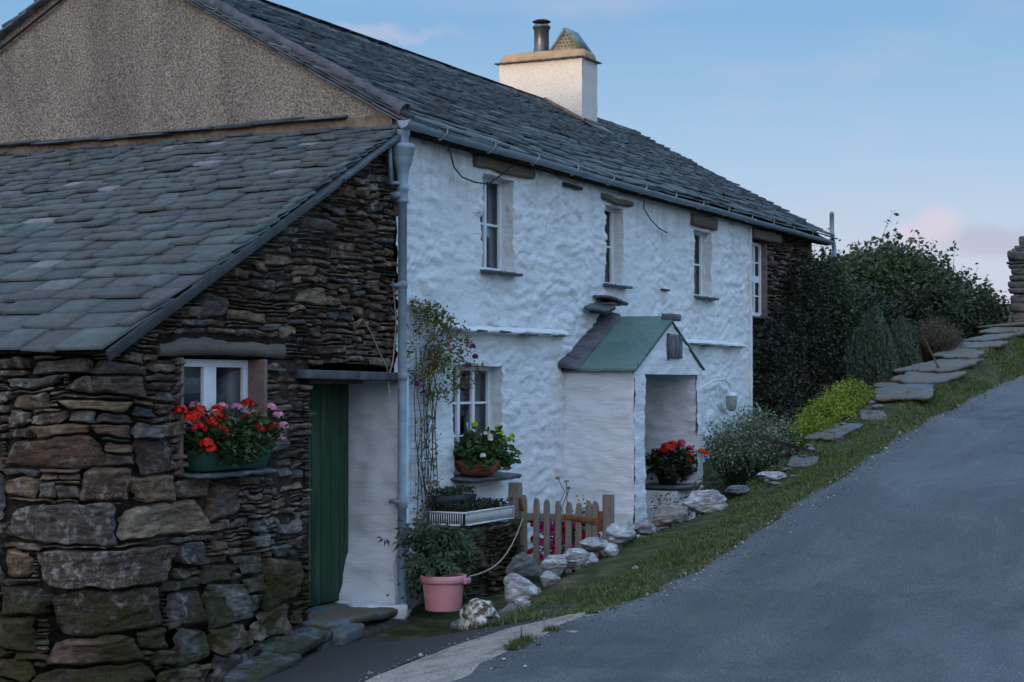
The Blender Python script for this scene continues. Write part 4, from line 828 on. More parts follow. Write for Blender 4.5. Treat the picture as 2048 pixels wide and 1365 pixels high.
while e>.05:
    L=rng.uniform(.18,.26); slx=.5/((PX1-PX0)/2); xc=(PX0+PX1)/2; a=max(.0,e-L)
    f=lambda dist,y,nn:[xc-dist,y,2.48-dist*slx+nn]
    mb.hexa([f(e,-.20,.035),f(a,-.20,.045),f(e,.02,.06),f(a,.02,.07),f(e,-.17,.07),f(a-.02,-.17,.06),f(e,.02,.12),f(a-.02,.02,.10)]); e-=L*.9
mb.build('porch_abutment_slate',VERGE,porch,bevel=.008)
for (x,y,z,hx_,hy_,rr_,tl) in ((4.0,-.12,2.60,.24,.13,.2,(.15,-.15)),(4.32,-.11,2.69,.26,.12,0,(.1,.12)),(4.28,-.10,2.645,.17,.1,.1,(0,0)),(4.15,-.1,2.575,.16,.09,0,(.1,-.2))): mb=MB(); slabrock(mb,(x,y,z),(hx_,hy_,.016),rr_,tl,int(x*100)); mb.build('porch_ridge_slate',ESLATE,porch,True)
mb=MB(); slabrock(mb,(4.42,PY-.01,2.50),(.10,.08,.035),0,(0,0),77)
mb.build('porch_ridge_slate',ESLATE,porch,True)
mb=MB().box((4.33,PY-.035,2.07),(4.70,PY-.018,2.305)); pq=mb.build('plaque',simple('plaque_slate',(.12,.125,.15),.6,.45,24,.003,(1,1,.25)),porch,bevel=.003)
mb=MB().box((4.31,PY-.03,2.05),(4.325,PY-.012,2.33)).box((4.31,PY-.03,2.31),(4.72,PY-.012,2.32)).box((4.325,PY-.042,2.078),(4.70,PY-.036,2.082)); mb.build('plaque_trim',ESLATE,porch)
mb=MB(); slabrock(mb,(4.93,-.52,.70),(.30,.30,.022),0,(0,0),41); bench=mb.build('porch_shelf',ESLATE,porch,True)
mb=MB(); facegrid(mb,(4.62,-.72,-.2),(.6,0,0),(0,0,.87),16,20,(0,-1,0),.02); facegrid(mb,(4.62,-.2,-.2),(0,-.52,0),(0,0,.87),12,20,(-1,0,0),.02); mb.build('porch_bench',LIME,porch,True)
# iron cramp/vent + small dark marks on the wall
mb=MB().box((6.05,-.03,2.88),(6.3,-.005,2.90)); mb.build('wall_iron',DARKIRON,house); MB().box((3.3,-.045,3.80),(3.75,-.01,3.83),jit=.006).build('wall_iron',DARKIRON,house)
# ================================================================ THINGS ON THE WALL
mb=MB().tube([[.62,-.15,3.86],[.85,-.09,3.7],[1.05,-.06,3.64],[1.3,-.06,3.62],[1.55,-.07,3.63],[1.8,-.1,3.75],[2.0,-.13,3.88]],.007,6)
tag(mb.build('cable',CABLE),'black cable sagging below the gutter left of the first upstairs window','cable','loose cables under the gutter')
mb=MB().tube([[5.2,-.15,3.86],[5.35,-.08,3.76],[5.6,-.06,3.66],[5.9,-.05,3.58],[6.15,-.05,3.55]],.007,6)
tag(mb.build('cable',CABLE),'thin black cable hanging down right of the middle upstairs window','cable','loose cables under the gutter')
th_=thing('wall_lantern',(8.2,-.1,1.6),'small glass jar lantern on a swan neck beside the porch','wall lantern')
mb=MB().tube([[6.3,-.05,1.62],[6.7,-.06,1.65],[7.0,-.09,1.72],[7.4,-.16,1.84],[7.8,-.17,1.86],[8.05,-.15,1.80],[8.15,-.14,1.72]],.013,8); mb.build('bracket_arm',FRAME,th_,True)
mb=MB().lathe((8.15,-.14,0),[(.02,1.70),(.06,1.685),(.075,1.665),(.075,1.65)],18); mb.build('lamp_cap',FRAME,th_,True)
mb=MB().lathe((8.15,-.14,0),[(.072,1.65),(.07,1.56),(.06,1.49),(.035,1.46),(.0,1.455)],18); mb.build('lamp_glass',simple('dim_glass',(.28,.33,.28),.15,.2,20,0,(1,1,1),.6),th_,True)
mb=MB().tube([[-.15,-.05,2.66],[-.13,-.07,2.3],[-.16,-.06,2.0],[-.22,-.05,1.85]],.006,6); mb.tube([[-.62,-.04,2.32],[-.5,-.06,2.2],[-.4,-.06,2.08],[-.24,-.05,1.93],[-.22,-.06,1.7]],.005,6)
tag(mb.build('string',ROPE),'pale garden twine hanging on the dark rubble beside the downpipe','string')
# wire trellis
mb=MB()
for k in range(9): x=.16+k*.052; mb.tube([[x,-.045-.02*math.sin(k),.85],[x+.01*math.sin(k*2),-.05,1.7],[x-.004,-.04,2.53]],.0022,4,False)
for k in range(27): z=.88+k*.063; mb.tube([[.14,-.05,z],[.38,-.06,z+.004],[.6,-.045,z]],.002,4,False)
tag(mb.build('wire_trellis',simple('galvanised_wire',(.30,.36,.40),.5,.1,9,0)),'galvanised wire mesh trellis on the white wall right of the downpipe','trellis')
# ================================================================ FOLIAGE
def leaves(mb,P,size,asp=.6,up=.35,fold=.25,r=None,droop=0,dirs=None):
    r=r or rng; n=len(P); size=size*r.uniform(.6,1.3,n)
    N=r.normal(size=(n,3)); N[:,2]=np.abs(N[:,2])+up; N/=np.linalg.norm(N,axis=1)[:,None]
    A=r.normal(size=(n,3)) if dirs is None else dirs+.35*r.normal(size=(n,3)); A-=N*(A*N).sum(1)[:,None]; A/=np.linalg.norm(A,axis=1)[:,None]+1e-9; B=np.cross(N,A)
    h=size[:,None]; v0=P-A*h*.5; v1=P+B*h*.5*asp+N*h*fold*.4-A*h*.05; v2=P+A*h*.5-N*h*droop; v3=P-B*h*.5*asp+N*h*fold*.4-A*h*.05
    V=np.stack([v0,v1,v2,v3],1).reshape(-1,3); I=np.arange(n)[:,None]*4
    mb.add(V,np.concatenate([I+[0,1,2],I+[0,2,3]]) if True else None)
    return mb
def pts_blobs(blobs,n,r,shell=.55,clump=.0,nclump=0):
    w_=np.array([b[3]*b[4]*b[5] for b in blobs])**.7; w_/=w_.sum(); k=r.choice(len(blobs),n,p=w_); Bm=np.array([b[:6] for b in blobs],float)
    d=r.normal(size=(n,3)); d/=np.linalg.norm(d,axis=1)[:,None]; rad=shell+(1-shell)*r.random(n)**.6
    # lumpy outline
    rad*=1+.22*fbm(d[:,0]*2.2+k*7,d[:,1]*2.2,d[:,2]*2.2,o=3)
    P=Bm[k,:3]+d*rad[:,None]*Bm[k,3:6]
    if clump:
        C=P[r.choice(n,nclump)]; kk=r.choice(nclump,n); P=C[kk]+r.normal(size=(n,3))*clump
    return P
def bush(mbf,blobs,n,size,r,nclump,clump,**k):
    P=pts_blobs(blobs,n,r,clump=clump,nclump=nclump); leaves(mbf,P,size,r=r,**k); return P
def branches(mb,base,tips,r0,r,jit=.12,n=6,r1=.004):
    for t in tips:
        q=np.linspace(0,1,n)[:,None]; P=np.array(base)*(1-q)+np.array(t)*q+np.array([0,0,.25*np.linalg.norm(np.array(t)-base)])*(q*(1-q)); P[1:-1]+=r.normal(size=(n-2,3))*jit*np.linalg.norm(np.array(t)-base)*.25
        mb.tube(P,np.linspace(r0,r1,n),6,False)
GZ=lambda x,y:float(g(x,y))
# hedge trees on the garden bank beyond the house
def tree(name,label,cat,base,blobs,n,size,mat_,seed,nclump,clump,group=None,trunk=.07,ntip=14,sprays=0,asp=.6):
    r=np.random.default_rng(seed); t=thing(name,base,label,cat,group); mb=MB()
    P=bush(mb,blobs,n,size,r,nclump,clump,asp=asp); 
    br=MB(); top=P[np.argsort(P[:,2])]; tips=P[r.choice(len(P),ntip)]; branches(br,base,tips,trunk,r)
    if sprays:
        cand=top[-len(P)//12:]; 
        for c in cand[r.choice(len(cand),sprays)]:
            L=r.uniform(.25,.55); d=np.array([r.normal()*.35,r.normal()*.35,1]); d/=np.linalg.norm(d); q=np.linspace(-.3,1,7)[:,None]; ln=c+d*L*q+np.array([r.normal()*.1,0,0])*q*q
            br.tube(ln,np.linspace(.006,.002,7),4,False); pp=ln[r.integers(1,7,9)]+r.normal(size=(9,3))*.035; leaves(mb,pp,size*1.05,asp=.7,r=r)
    br.build('trunk',BARK,t,True); mb.build('crown',mat_,t)
    return t
tree('hedge_tree','tall dark green hedge tree, highest crown on the skyline beyond the cottage','tree',(17.6,1.2,2.6),[(17.4,.4,3.4,1.3,.9,.75),(18.2,-.1,3.55,1.0,.6,.6),(17.6,.2,3.7,.9,.6,.45),(16.7,.9,3.15,1.1,.8,.75),(18.8,-.4,3.35,.8,.5,.6),(16.8,.5,3.5,.8,.6,.5)],26000,.10,L_HEDGE,41,700,.10,'hedge trees beyond the cottage',sprays=34)
tree('hedge_tree','rounded green hedge tree between the highest crown and the stone pillar','tree',(18.4,-.6,2.8),[(18.6,-.65,3.0,1.0,.6,.62),(19.2,-1.0,3.1,1.0,.5,.5),(17.9,-.6,2.9,1.1,.6,.65)],17000,.085,L_HEDGE2,42,600,.09,'hedge trees beyond the cottage',sprays=26)
tree('hedge_tree','loose straggling shrub climbing past the grey vent pipe at the roof end','tree',(13.6,.1,2.0),[(13.3,.1,3.3,.45,.35,.45),(13.5,.1,2.8,.8,.5,.7),(14.6,.5,2.85,1.2,.7,.8),(12.9,-.1,3.1,.4,.3,.6)],12000,.07,L_HEDGE,43,650,.09,'hedge trees beyond the cottage',sprays=22)
tree('hedge_tree','dark brambly thicket behind the two conifers','tree',(15,.4,2.2),[(15.0,.2,2.75,1.6,.6,.75),(16.5,-.3,2.7,1.5,.6,.6),(14.0,.0,2.3,1.0,.6,.9)],14000,.07,L_IVY,44,800,.10,'hedge trees beyond the cottage')
tree('ivy','dense dark ivy covering the bare stone end of the cottage','ivy',(10.8,-.1,1.2),[(10.4,-.10,1.7,1.05,.20,.9),(11.3,-.10,2.1,1.3,.22,1.1),(11.6,-.12,2.9,1.0,.20,.75),(12.5,-.1,2.4,.8,.3,1.2),(10.0,-.12,1.35,.65,.2,.6),(11.9,-.1,3.35,.7,.15,.35),(10.1,-.09,2.3,.65,.10,.38)],20000,.06,L_IVY,45,1500,.06,trunk=.03,ntip=20)
# conifers: upright feathery columns
def conifer(label,base,h,rad,n,seed):
    r=np.random.default_rng(seed); t=thing('conifer',base,label,'conifer','small upright conifers'); mb=MB()
    q=r.random(n)**.8; a=r.uniform(0,6.283,n); lob=1+.25*np.cos(a*3+seed)+.2*vn(q*6,a*1.2,seed); rr=rad*np.clip(1.25*(1-q)**.6*(.45+.55*np.minimum(1,q*4+.4)),0,1)*lob*(.55+.45*r.random(n)**.5)
    P=np.stack([base[0]+rr*np.cos(a),base[1]+rr*np.sin(a),base[2]+q*h],-1); d=np.stack([np.cos(a)*.25,np.sin(a)*.25,np.full(n,1.)],-1)
    leaves(mb,P,.085,asp=.16,up=-.3,r=r,dirs=d); MB().tube([base,[base[0],base[1],base[2]+h*.8]],[.04,.01],8).build('trunk',BARK,t); mb.build('crown',L_CON,t); return t
conifer('taller grey green conifer nearest the ivy covered end of the house',(12.2,-.95,1.55),1.35,.40,9000,51)
conifer('shorter grey green conifer just right of the taller one',(13.4,-1.05,1.8),1.0,.34,7000,52)
# heather / brown twiggy shrub
def twiggy(name,label,cat,base,rx,ry,h,n,mat_,seed,lean=.3,w_=.004,leaf=None,ln=0,ls=.02):
    r=np.random.default_rng(seed); t=thing(name,base,label,cat); mb=MB(); tips=[]
    for k in range(n):
        a=r.uniform(0,6.283); q=r.random()**.5; b=np.array(base)+[rx*q*.5*math.cos(a),ry*q*.5*math.sin(a),-.03]; tp=np.array(base)+[rx*q*math.cos(a)+r.normal()*.05,ry*q*math.sin(a)+r.normal()*.05,h*r.uniform(.55,1.05)*(1-.35*q)]
        m_=(b+tp)/2+r.normal(size=3)*.03; wv=np.array([r.normal(),r.normal(),0]); wv/=np.linalg.norm(wv); wv*=w_
        mb.add([b-wv,b+wv,m_+wv*.8,m_-wv*.8,tp],[[0,1,2,3]],[[3,2,4]]); tips.append((b,m_,tp))
    mb.build('stems',mat_,t)
    if leaf:
        T=np.array(tips); k=r.integers(0,n,ln); q=r.random(ln)[:,None]**.7; P=T[k,1]*(1-q)+T[k,2]*q+r.normal(size=(ln,3))*.012; mb=MB(); leaves(mb,P,ls,r=r,dirs=(T[k,2]-T[k,1])); mb.build('foliage',leaf,t)
    return t
twiggy('heather','brown twiggy heather bush leaning over the wall slabs behind the rusty stake','shrub',(14.4,-1.35,2.1),1.0,.35,.85,1800,L_HEATH,61,w_=.004,leaf=L_HEATH,ln=5000,ls=.035)
twiggy('dry_grass','tuft of dead straw coloured stems between the conifers and the wall slabs','grass',(11.2,-1.35,1.6),.32,.16,.42,130,L_DRY,62,w_=.004)
twiggy('shrub','pale green shrub covered in cream blossom spilling over the bank by the porch','shrub',(6.45,-1.0,.6),1.3,.42,1.05,1300,L_HEL,63,w_=.003,leaf=L_PALE,ln=15000,ls=.034)
r=np.random.default_rng(64); t=thing('ground_cover_shrub',(8.6,-1.3,1.25),'bright yellow green low shrub spreading over the bank above the pale shrub','shrub'); mb=MB()
bush(mb,[(8.2,-1.4,1.36,.9,.34,.26),(9.3,-1.35,1.55,.9,.3,.28),(7.4,-1.42,1.2,.55,.3,.2)],14000,.036,r,1000,.035); mb.build('foliage',L_YEL,t)
mb=MB(); branches(mb,(8.6,-1.25,1.0),[(8+.2*k,-1.3,1.3) for k in range(8)],.01,r); mb.build('stems',BARK,t)
tree('shrub','low dark leafy plants at the foot of the ivy','shrub',(9.4,-.6,1.1),[(9.4,-.6,1.25,.6,.3,.25),(10.8,-.8,1.5,.8,.35,.25),(11.9,-1.0,1.75,.8,.3,.2)],5000,.04,L_DARK,65,300,.05,trunk=.02)
# grass verge
def yv(X): return Yr(X)
n=80000; r=np.random.default_rng(70); gxr=np.concatenate([r.uniform(-1.7,6,int(n*.62)),r.uniform(6,19,n-int(n*.62))])
inn=np.where(gxr<3.5,-1.55,np.where(gxr<9.2,-1.5,-1.98)); q=r.random(n); gyr=yv(gxr)-.06+(inn-yv(gxr)+.06)*q
dens=fbm(gxr*1.5,gyr*3.,o=4,s=2)+.19-.9*ss(.9,.0,np.abs(gxr-.2)/1.6)*ss(.35,.8,q)-.5*ss(.12,0,q)-.7*ss(.35,.6,vn(gxr*.9+4,gyr*1.6,5))*ss(.25,.6,q); keep=(dens>r.uniform(-.45,.35,n))
gxr,gyr,q=gxr[keep],gyr[keep],q[keep]; 
mx=np.concatenate([r.uniform(-3.0,-1.3,2600)]); my=Yr(mx)+.05*vn(mx*4,1.)+r.normal(size=2600)*.022; kk=vn(mx*5,3.)>.05
gxr,gyr,q=np.concatenate([gxr,mx[kk]]),np.concatenate([gyr,my[kk]]),np.concatenate([q,np.full(kk.sum(),.5)])
n=len(gxr); gz=g(gxr,gyr)+np.where(gxr<-1.3,.015,0); hgt=r.uniform(.012,.046,n)*(1+.6*vn(gxr*2.5,gyr*3))*np.where(r.random(n)<.04,1.9,1); a=r.uniform(0,6.283,n); wd=.004+.0025*r.random(n); wd=wd*(1+.04*np.clip(gxr+3,0,20))
L=np.stack([r.normal(size=n)*.03,r.normal(size=n)*.03,hgt],-1); W=np.stack([np.cos(a)*wd,np.sin(a)*wd,np.zeros(n)],-1); B=np.stack([gxr,gyr,gz-.004],-1)
V=np.stack([B-W,B+W,B+L*.6+W*.6,B+L*.6-W*.6,B+L],1).reshape(-1,3); I=np.arange(n)[:,None]*5
mb=MB().add(V,np.concatenate([I+[0,1,2,3]]),I+[3,2,4]); o=mb.build('grass',GRASS); o['kind']='stuff'; o['label']='short green grass on the verge between the wall stones and the road'; o['category']='grass'
r=np.random.default_rng(71); n=1100; X_=np.concatenate([r.uniform(-3.5,14,n),r.uniform(-4,-.5,260)]); Y_=np.concatenate([Yr(X_[:n])+np.abs(r.normal(size=n))*-.16+.05,ya(X_[n:])+r.normal(size=260)*.12])
sz=r.uniform(.003,.012,len(X_))*np.where(r.random(len(X_))<.04,2.2,1); Z_=g(X_,Y_)+np.where(Y_<Yr(X_),.024,.012)
O=np.array([[1,0,0],[0,1,0],[-1,0,0],[0,-1,0],[0,0,.8],[0,0,-.6]]); V=(O[None]*r.uniform(.6,1.3,(len(X_),6,1)))*sz[:,None,None]+np.stack([X_,Y_,Z_],-1)[:,None]
Fg=np.array([[0,1,4],[1,2,4],[2,3,4],[3,0,4],[1,0,5],[2,1,5],[3,2,5],[0,3,5]]); I=np.arange(len(X_))[:,None,None]*6
m=M_('grit',.9,.2); m.col(m.ramp(m.isl(),[(0,(.08,.07,.065)),(.6,(.20,.18,.17)),(1,(.5,.48,.46))])); 
o=MB().add(V.reshape(-1,3),(Fg[None]+I).reshape(-1,3)).build('grit',m.m); o['kind']='stuff'; o['label']='loose grit and chippings along the ragged edges of the road'; o['category']='grit'
# ================================================================ GARDEN WALL SLABS, PILLAR, ROCKS
gw=thing('garden_wall',(10,-1.8,1.5),'low retaining wall capped with broad blue grey slate slabs climbing beside the grass verge','garden wall')
mb=MB(); x=9.3; k=0
def E2(x): return float(Ee(x))
capl=[]
while x<19.2:
    L=rng.uniform(.9,1.6); c=x+L/2; slp=math.atan2(E2(c+.5)-E2(c-.5),1.0)
    if not (5.8<x<6.9 ):
        mb=MB(); slabrock(mb,(c,-1.83+rng.uniform(-.05,.05),E2(c)+.008+rng.uniform(0,.018)),(L/2+.16,.36+rng.uniform(-.03,.05),.03),rng.uniform(-.26,.26),(rng.uniform(-.05,.05),-slp*.75),100+k,q=12,am=.14); mb.build('cap_slab',CAP,gw,True)
    x+=L; k+=1
mb=MB(); rubble(mb,5.,19,0.3,2.9,lambda s,t,d:(s,-1.5+d,t),lambda s,t,r:(r.uniform(.3,.6),.12),topf=lambda s:Ee(s)-.0,seed=77,cell=(.08,.06),spac=.08); mb.build('wall_face',STONE,gw,True)
pil=MB(); pc0=(19.6,-1.97)
z=E2(19.3)-.1; k=0
sizes=[(.30,.30),(.16,.34),(.17,.30),(.10,.36),(.13,.33),(.10,.35),(.14,.32),(.08,.34),(.05,.36),(.17,.40),(.05,.33),(.06,.28),(.18,.20)]
for h,wd_ in sizes:
    for xx,yy,w_,d_ in ((0,-.0,wd_*1.25,.28),(.6,-.1,.4,.3),(1.3,0,.4,.3)):
        ys=rng.uniform(-.03,.03)
        slabrock(pil,(pc0[0]+xx,pc0[1]+ys+.0,z+h/2),(w_,wd_+.02,h/2-.002),rng.uniform(-.1,.1),(rng.uniform(-.05,.05),0),200+k); k+=1
    for yy in (-.6,-1.1):
        slabrock(pil,(pc0[0]+.2,pc0[1]+yy,z+h/2),(.35,.3,h/2-.002),rng.uniform(-.1,.1),(0,0),200+k); k+=1
    z+=h
rubble(pil,20.9,36,0,1.55,lambda s,t,d:(s,-2.22-d,t+Ee(s)-.05),lambda s,t,r:(r.uniform(.3,.7),r.choice([.1,.15])),seed=88,cell=(.08,.05),spac=.07)
xs=np.linspace(20.9,36,60); pil.grid(np.array([np.stack([xs,np.full(60,y_),Ee(xs)+z_],-1) for y_,z_ in ((-2.18,-.2),(-2.18,1.45),(-1.75,1.45),(-1.75,-.2))])[::-1])
tag(pil.build('stone_pillar',stone_mat('pillar_stone',[(0,(.10,.10,.11)),(.5,(.17,.15,.14)),(1,(.12,.13,.14))],.4),None,True),'end of a tall drystone wall of stacked slabs at the right edge of the photo','wall')
def rock(name,c,sz,mat_,seed,label,cat='rock',group='loose stones edging the verge',facets=13,rough=.055):
    r=np.random.default_rng(seed)
    bm_v=[];n1,n2=44,64
    th=np.linspace(0.001,math.pi-.001,n1);ph=np.linspace(0,2*math.pi,n2,endpoint=False); T,Pp=np.meshgrid(th,ph,indexing='ij'); D=np.stack([np.sin(T)*np.cos(Pp),np.sin(T)*np.sin(Pp),np.cos(T)],-1)
    N=r.normal(size=(facets,3)); N/=np.linalg.norm(N,axis=1)[:,None]; dist=r.uniform(.55,1.0,facets)
    dots=np.einsum('abk,fk->abf',D,N); rad=np.min(np.where(dots>.05,dist/np.maximum(dots,.05),9),-1); rad=np.minimum(rad,1.12)
    rad=rad*(1+rough*3.2*fbm(D[...,0]*2.2+seed,D[...,1]*2.2,D[...,2]*3.5,o=5)); rad/=np.percentile(rad,85)
    P=D*rad[...,None]*np.array(sz)/2+np.array(c); P=np.concatenate([P,P[:,:1]],1)
    o=MB().grid(P).build(name,mat_,None,True); return tag(o,label,cat,group)
rock('rock',(-1.55,-1.58,.13),(.31,.31,.32),LICHEN,301,'round boulder blotched with white lichen at the edge of the driveway',facets=30,rough=.06)
RK=[((-.92,-1.52,.12),(.42,.34,.22),GREYROCK,'flat grey green stone just behind the round lichened boulder'),
((-.62,-1.45,.27),(.30,.30,.26),QUARTZ,'white quartz lump with dark lower face beside the gate post'),
((-.42,-1.40,.40),(.36,.28,.30),GREYROCK,'grey lichened stone leaning against the tall gate post'),
((-.12,-1.50,.42),(.42,.28,.20),QUARTZ,'knobbly white stone below the left pickets of the gate'),
((-1.0,-1.18,.02),(.26,.22,.20),GREYROCK,'small grey stone right of the pink bucket'),
((.25,-1.5,.43),(.42,.25,.16),QUARTZ,'broad white edging stone under the middle pickets'),
((.66,-1.52,.50),(.40,.24,.14),QUARTZ,'pale edging stone under the right pickets'),
((1.15,-1.55,.56),(.48,.26,.19),QUARTZ,'long white stone in front of the short gate post'),
((1.75,-1.5,.56),(.42,.22,.13),QUARTZ,'small white stone right of the short gate post'),
((2.35,-1.56,.62),(.70,.30,.18),stone_mat('buff_rock',[(0,(.32,.26,.21)),(1,(.38,.31,.26))],.4,0,8),'buff coloured rounded stone in front of the porch'),
((3.15,-1.58,.70),(.62,.30,.25),QUARTZ,'large angular white and rust stone right of the porch opening'),
((3.9,-1.62,.78),(.55,.2,.10),GREYROCK,'low pale stone at the foot of the cream blossomed shrub'),
((4.7,-1.75,.88),(.4,.25,.12),QUARTZ,'bluish white stone half buried beside the iron bar'),
((-1.05,-1.95,.19),(.40,.25,.07),GREYROCK,'flat grey stone lying in the thin grass above the concrete strip'),
((-.75,-2.25,.29),(.40,.16,.13),QUARTZ,'pointed white and grey stone lying in the grass of the verge'),
((.0,-2.15,.40),(.09,.07,.05),QUARTZ,'tiny white pebble in the verge grass'),
((-1.72,-1.72,.03),(.40,.20,.08),GREYROCK,'flat green slate in front of the round lichened boulder'),
((6.3,-1.95,1.03),(.13,.10,.08),QUARTZ,'small white pebble near the yellow green shrub'),
((7.2,-2.5,1.26),(.16,.10,.06),QUARTZ,'white chip of stone at the road edge'),
((-1.15,-1.35,-.03),(.3,.3,.10),GREYROCK,'flat stone underneath the pink bucket'),]
for k,(c,sz,mt,lb) in enumerate(RK): rock('rock',(c[0],c[1],c[2]-.035),tuple(q*(1.0 if c[0]<2 else 1.1) for q in sz),mt,310+k,lb)
r=np.random.default_rng(330)
for k in range(22):
    x=-1.05+k*.155+r.uniform(-.05,.05); y=-1.52+r.uniform(-.17,.13); z=float(g(x,y)); h=r.uniform(.07,.15); rock('rock',(x,y,z+h*.2),(h*r.uniform(1.2,2.1),h*r.uniform(.9,1.4),h),QUARTZ if r.random()<.7 else GREYROCK,340+k,'small broken stone wedged among the larger white edging stones beside the gate','rock','small stones packed between the edging stones',facets=10)
for k in range(16):
    x=4.3+k*.32+r.uniform(-.12,.12); y=-1.85+r.uniform(-.22,.22); z=float(g(x,y)); h=r.uniform(.05,.11); rock('rock',(x,y,z+h*.15),(h*r.uniform(1.6,3.2),h*r.uniform(1.2,2.4),h*.8),GREYROCK,370+k,'small grey stone half sunk in the bank below the wall slabs','rock','small stones sunk in the bank',facets=10)
# flat slates on the verge end
def flat(c,h,yaw,tl,seed,label,mt=CAP):
    mb=MB(); slabrock(mb,c,h,yaw,tl,seed); tag(mb.build('slate_slab',mt,None,True),label,'slab','flat slates bedded in the bank')
flat((5.6,-1.82,.955),(.30,.15,.02),.2,(0,-.14),401,'flat slate bedded in the bank under the long iron bar')
flat((7.2,-1.72,1.245),(.50,.20,.018),-.1,(0,-.15),402,'pale mossy slate bedded below the yellow green shrub')
flat((8.3,-1.9,1.41),(.34,.16,.018),.3,(0,-.15),403,'small flat slate bedded in the bank just below the first wall slab')
# iron bars
tag(MB().hexa([[5.35,-1.38,1.22],[5.35,-1.41,1.22],[5.75,-1.88,1.05],[5.78,-1.9,1.05],[5.35,-1.38,1.245],[5.35,-1.41,1.245],[5.75,-1.88,1.075],[5.78,-1.9,1.075]]).build('iron_bar',DARKIRON),'dark iron bar sloping out of the pale blossomed shrub onto the bank','bar','iron bars lying on the bank')
tag(MB().hexa([[9.9,-.75,1.78],[9.9,-.79,1.78],[10.4,-1.85,1.70],[10.44,-1.88,1.70],[9.9,-.75,1.815],[9.9,-.79,1.815],[10.4,-1.85,1.73],[10.44,-1.88,1.73]]).build('iron_bar',DARKIRON),'thin dark iron bar between the conifers and the first wall slabs','bar','iron bars lying on the bank')
tag(MB().tube([[11.9,-1.98,1.9],[12.0,-1.75,2.35],[12.05,-1.66,2.5]],[.015,.015,.012],5).build('iron_stake',simple('old_rust',(.09,.045,.03),.9,.3,20,.002)),'rusty iron stake leaning over the wall slabs in front of the brown heather','stake')
# ================================================================ GATE
def picket(mb,c,w_,t,z0,z1,style=0,jit=.008):
    x,y=c; y0,y1=y-w_/2,y+w_/2; zs=[z0,z0+(z1-z0)*.5,z1-.055,z1-.015,z1]; ws=[1,1.0,1.0,.72,.35]; rows=[]
    for z_,k in zip(zs,ws):
        yc=y+rng.uniform(-.004,.004); rows.append([[x-t/2,yc-w_/2*k,z_],[x-t/2,yc+w_/2*k,z_],[x+t/2,yc+w_/2*k,z_],[x+t/2,yc-w_/2*k,z_]])
    P=np.array(rows); P=np.concatenate([P,P[:,:1]],1); mb.grid(P.transpose(1,0,2)); mb.add(P[-1,:4],[[0,1,2,3]]); return mb
GXp=1.6
def post(label,y,w_,z0,z1):
    mb=MB(); picket(mb,(GXp,y),w_,.085,z0,z1-.0); 
    mb=MB(); n=12; zs=np.linspace(z0,z1,n); P=[]
    for k,z_ in enumerate(zs): 
        e=w_/2*(1+.06*vn(z_*5,y,3)); P.append([[GXp-.045,y-e,z_],[GXp-.045,y+e,z_],[GXp+.045,y+e,z_],[GXp+.045,y-e,z_]])
    P=np.array(P); P=np.concatenate([P,P[:,:1]],1); mb.grid(P.transpose(1,0,2)); mb.add(P[-1,:4]+rng.uniform(-.006,.006,(4,3)),[[0,1,2,3]]); tag(mb.build('gate_post',GREYWOOD,bevel=.008),label,'gate post','posts of the garden gate')
post('tall square weathered gate post beside the planter wall',-.32,.105,-.2,.905)
post('shorter weathered gate post at the white stones near the porch',-1.235,.085,-.1,.82)
gate=thing('garden_gate',(GXp,-.8,.2),'low weathered wooden picket gate with a rusty strap hinge','gate')
for k,(y,z1) in enumerate(((-.42,.80),(-.545,.775),(-.65,.765),(-.76,.755),(-.865,.75),(-.965,.745),(-1.06,.765),(-1.125,.765))):
    mb=MB(); picket(mb,(GXp-.03,y),.058 if k else .07,.022,.12 if k else .0,z1); mb.build('picket',GREYWOOD,gate,bevel=.003)
for z_ in (.60,.18): MB().box((GXp-.015,-1.17,z_-.035),(GXp+.02,-.40,z_+.035),jit=.004).build('rail',GREYWOOD,gate,bevel=.004)
mb=MB().hexa([[GXp-.055,-1.17,.555],[GXp-.047,-1.17,.555],[GXp-.055,-.82,.60],[GXp-.047,-.82,.60],[GXp-.055,-1.17,.61],[GXp-.047,-1.17,.61],[GXp-.055,-.82,.635],[GXp-.047,-.82,.635]]); mb.box((GXp-.06,-1.2,.50),(GXp-.05,-1.16,.68)); mb.build('hinge',RUST,gate,bevel=.002)
mb=MB().hexa([[GXp-.055,-.43,.66],[GXp-.047,-.43,.66],[GXp-.055,-.39,.66],[GXp-.047,-.39,.66],[GXp-.055,-.40,.78],[GXp-.047,-.40,.78],[GXp-.055,-.385,.77],[GXp-.047,-.385,.77]]); mb.build('latch',RUST,gate)
# ================================================================ PLANTER WALL WITH CRATE
mb=MB()
rubble(mb,-1.05,-.02,-.2,.62,lambda s,t,d:(.55-d,s,t),lambda s,t,r:(r.uniform(.15,.4),r.choice([.03,.03,.06])),seed=81,spac=.018) if False else None
rubble(mb,-.42,-.0,-.2,.60,lambda s,t,d:(.95-d,s,t),lambda s,t,r:(r.uniform(.12,.3),r.choice([.025,.05])),seed=82,cell=(.04,.025),spac=.016)
rubble(mb,.9,1.55,-.2,.60,lambda s,t,d:(s,-.42-d,t),lambda s,t,r:(r.uniform(.15,.35),r.choice([.025,.05])),seed=83,cell=(.04,.025),spac=.016)
rubble(mb,-.38,-.0,-.2,.58,lambda s,t,d:(.35-d,s,t),lambda s,t,r:(r.uniform(.12,.3),r.choice([.025,.05])),seed=84,cell=(.04,.025),spac=.016)
mb.box((.40,-.37,-.2),(1.5,-.02,.56))
rubble(mb,.33,.95,-.2,.58,lambda s,t,d:(s,-.38-d,t),lambda s,t,r:(r.uniform(.15,.35),r.choice([.025,.05])),seed=85,cell=(.04,.025),spac=.016)
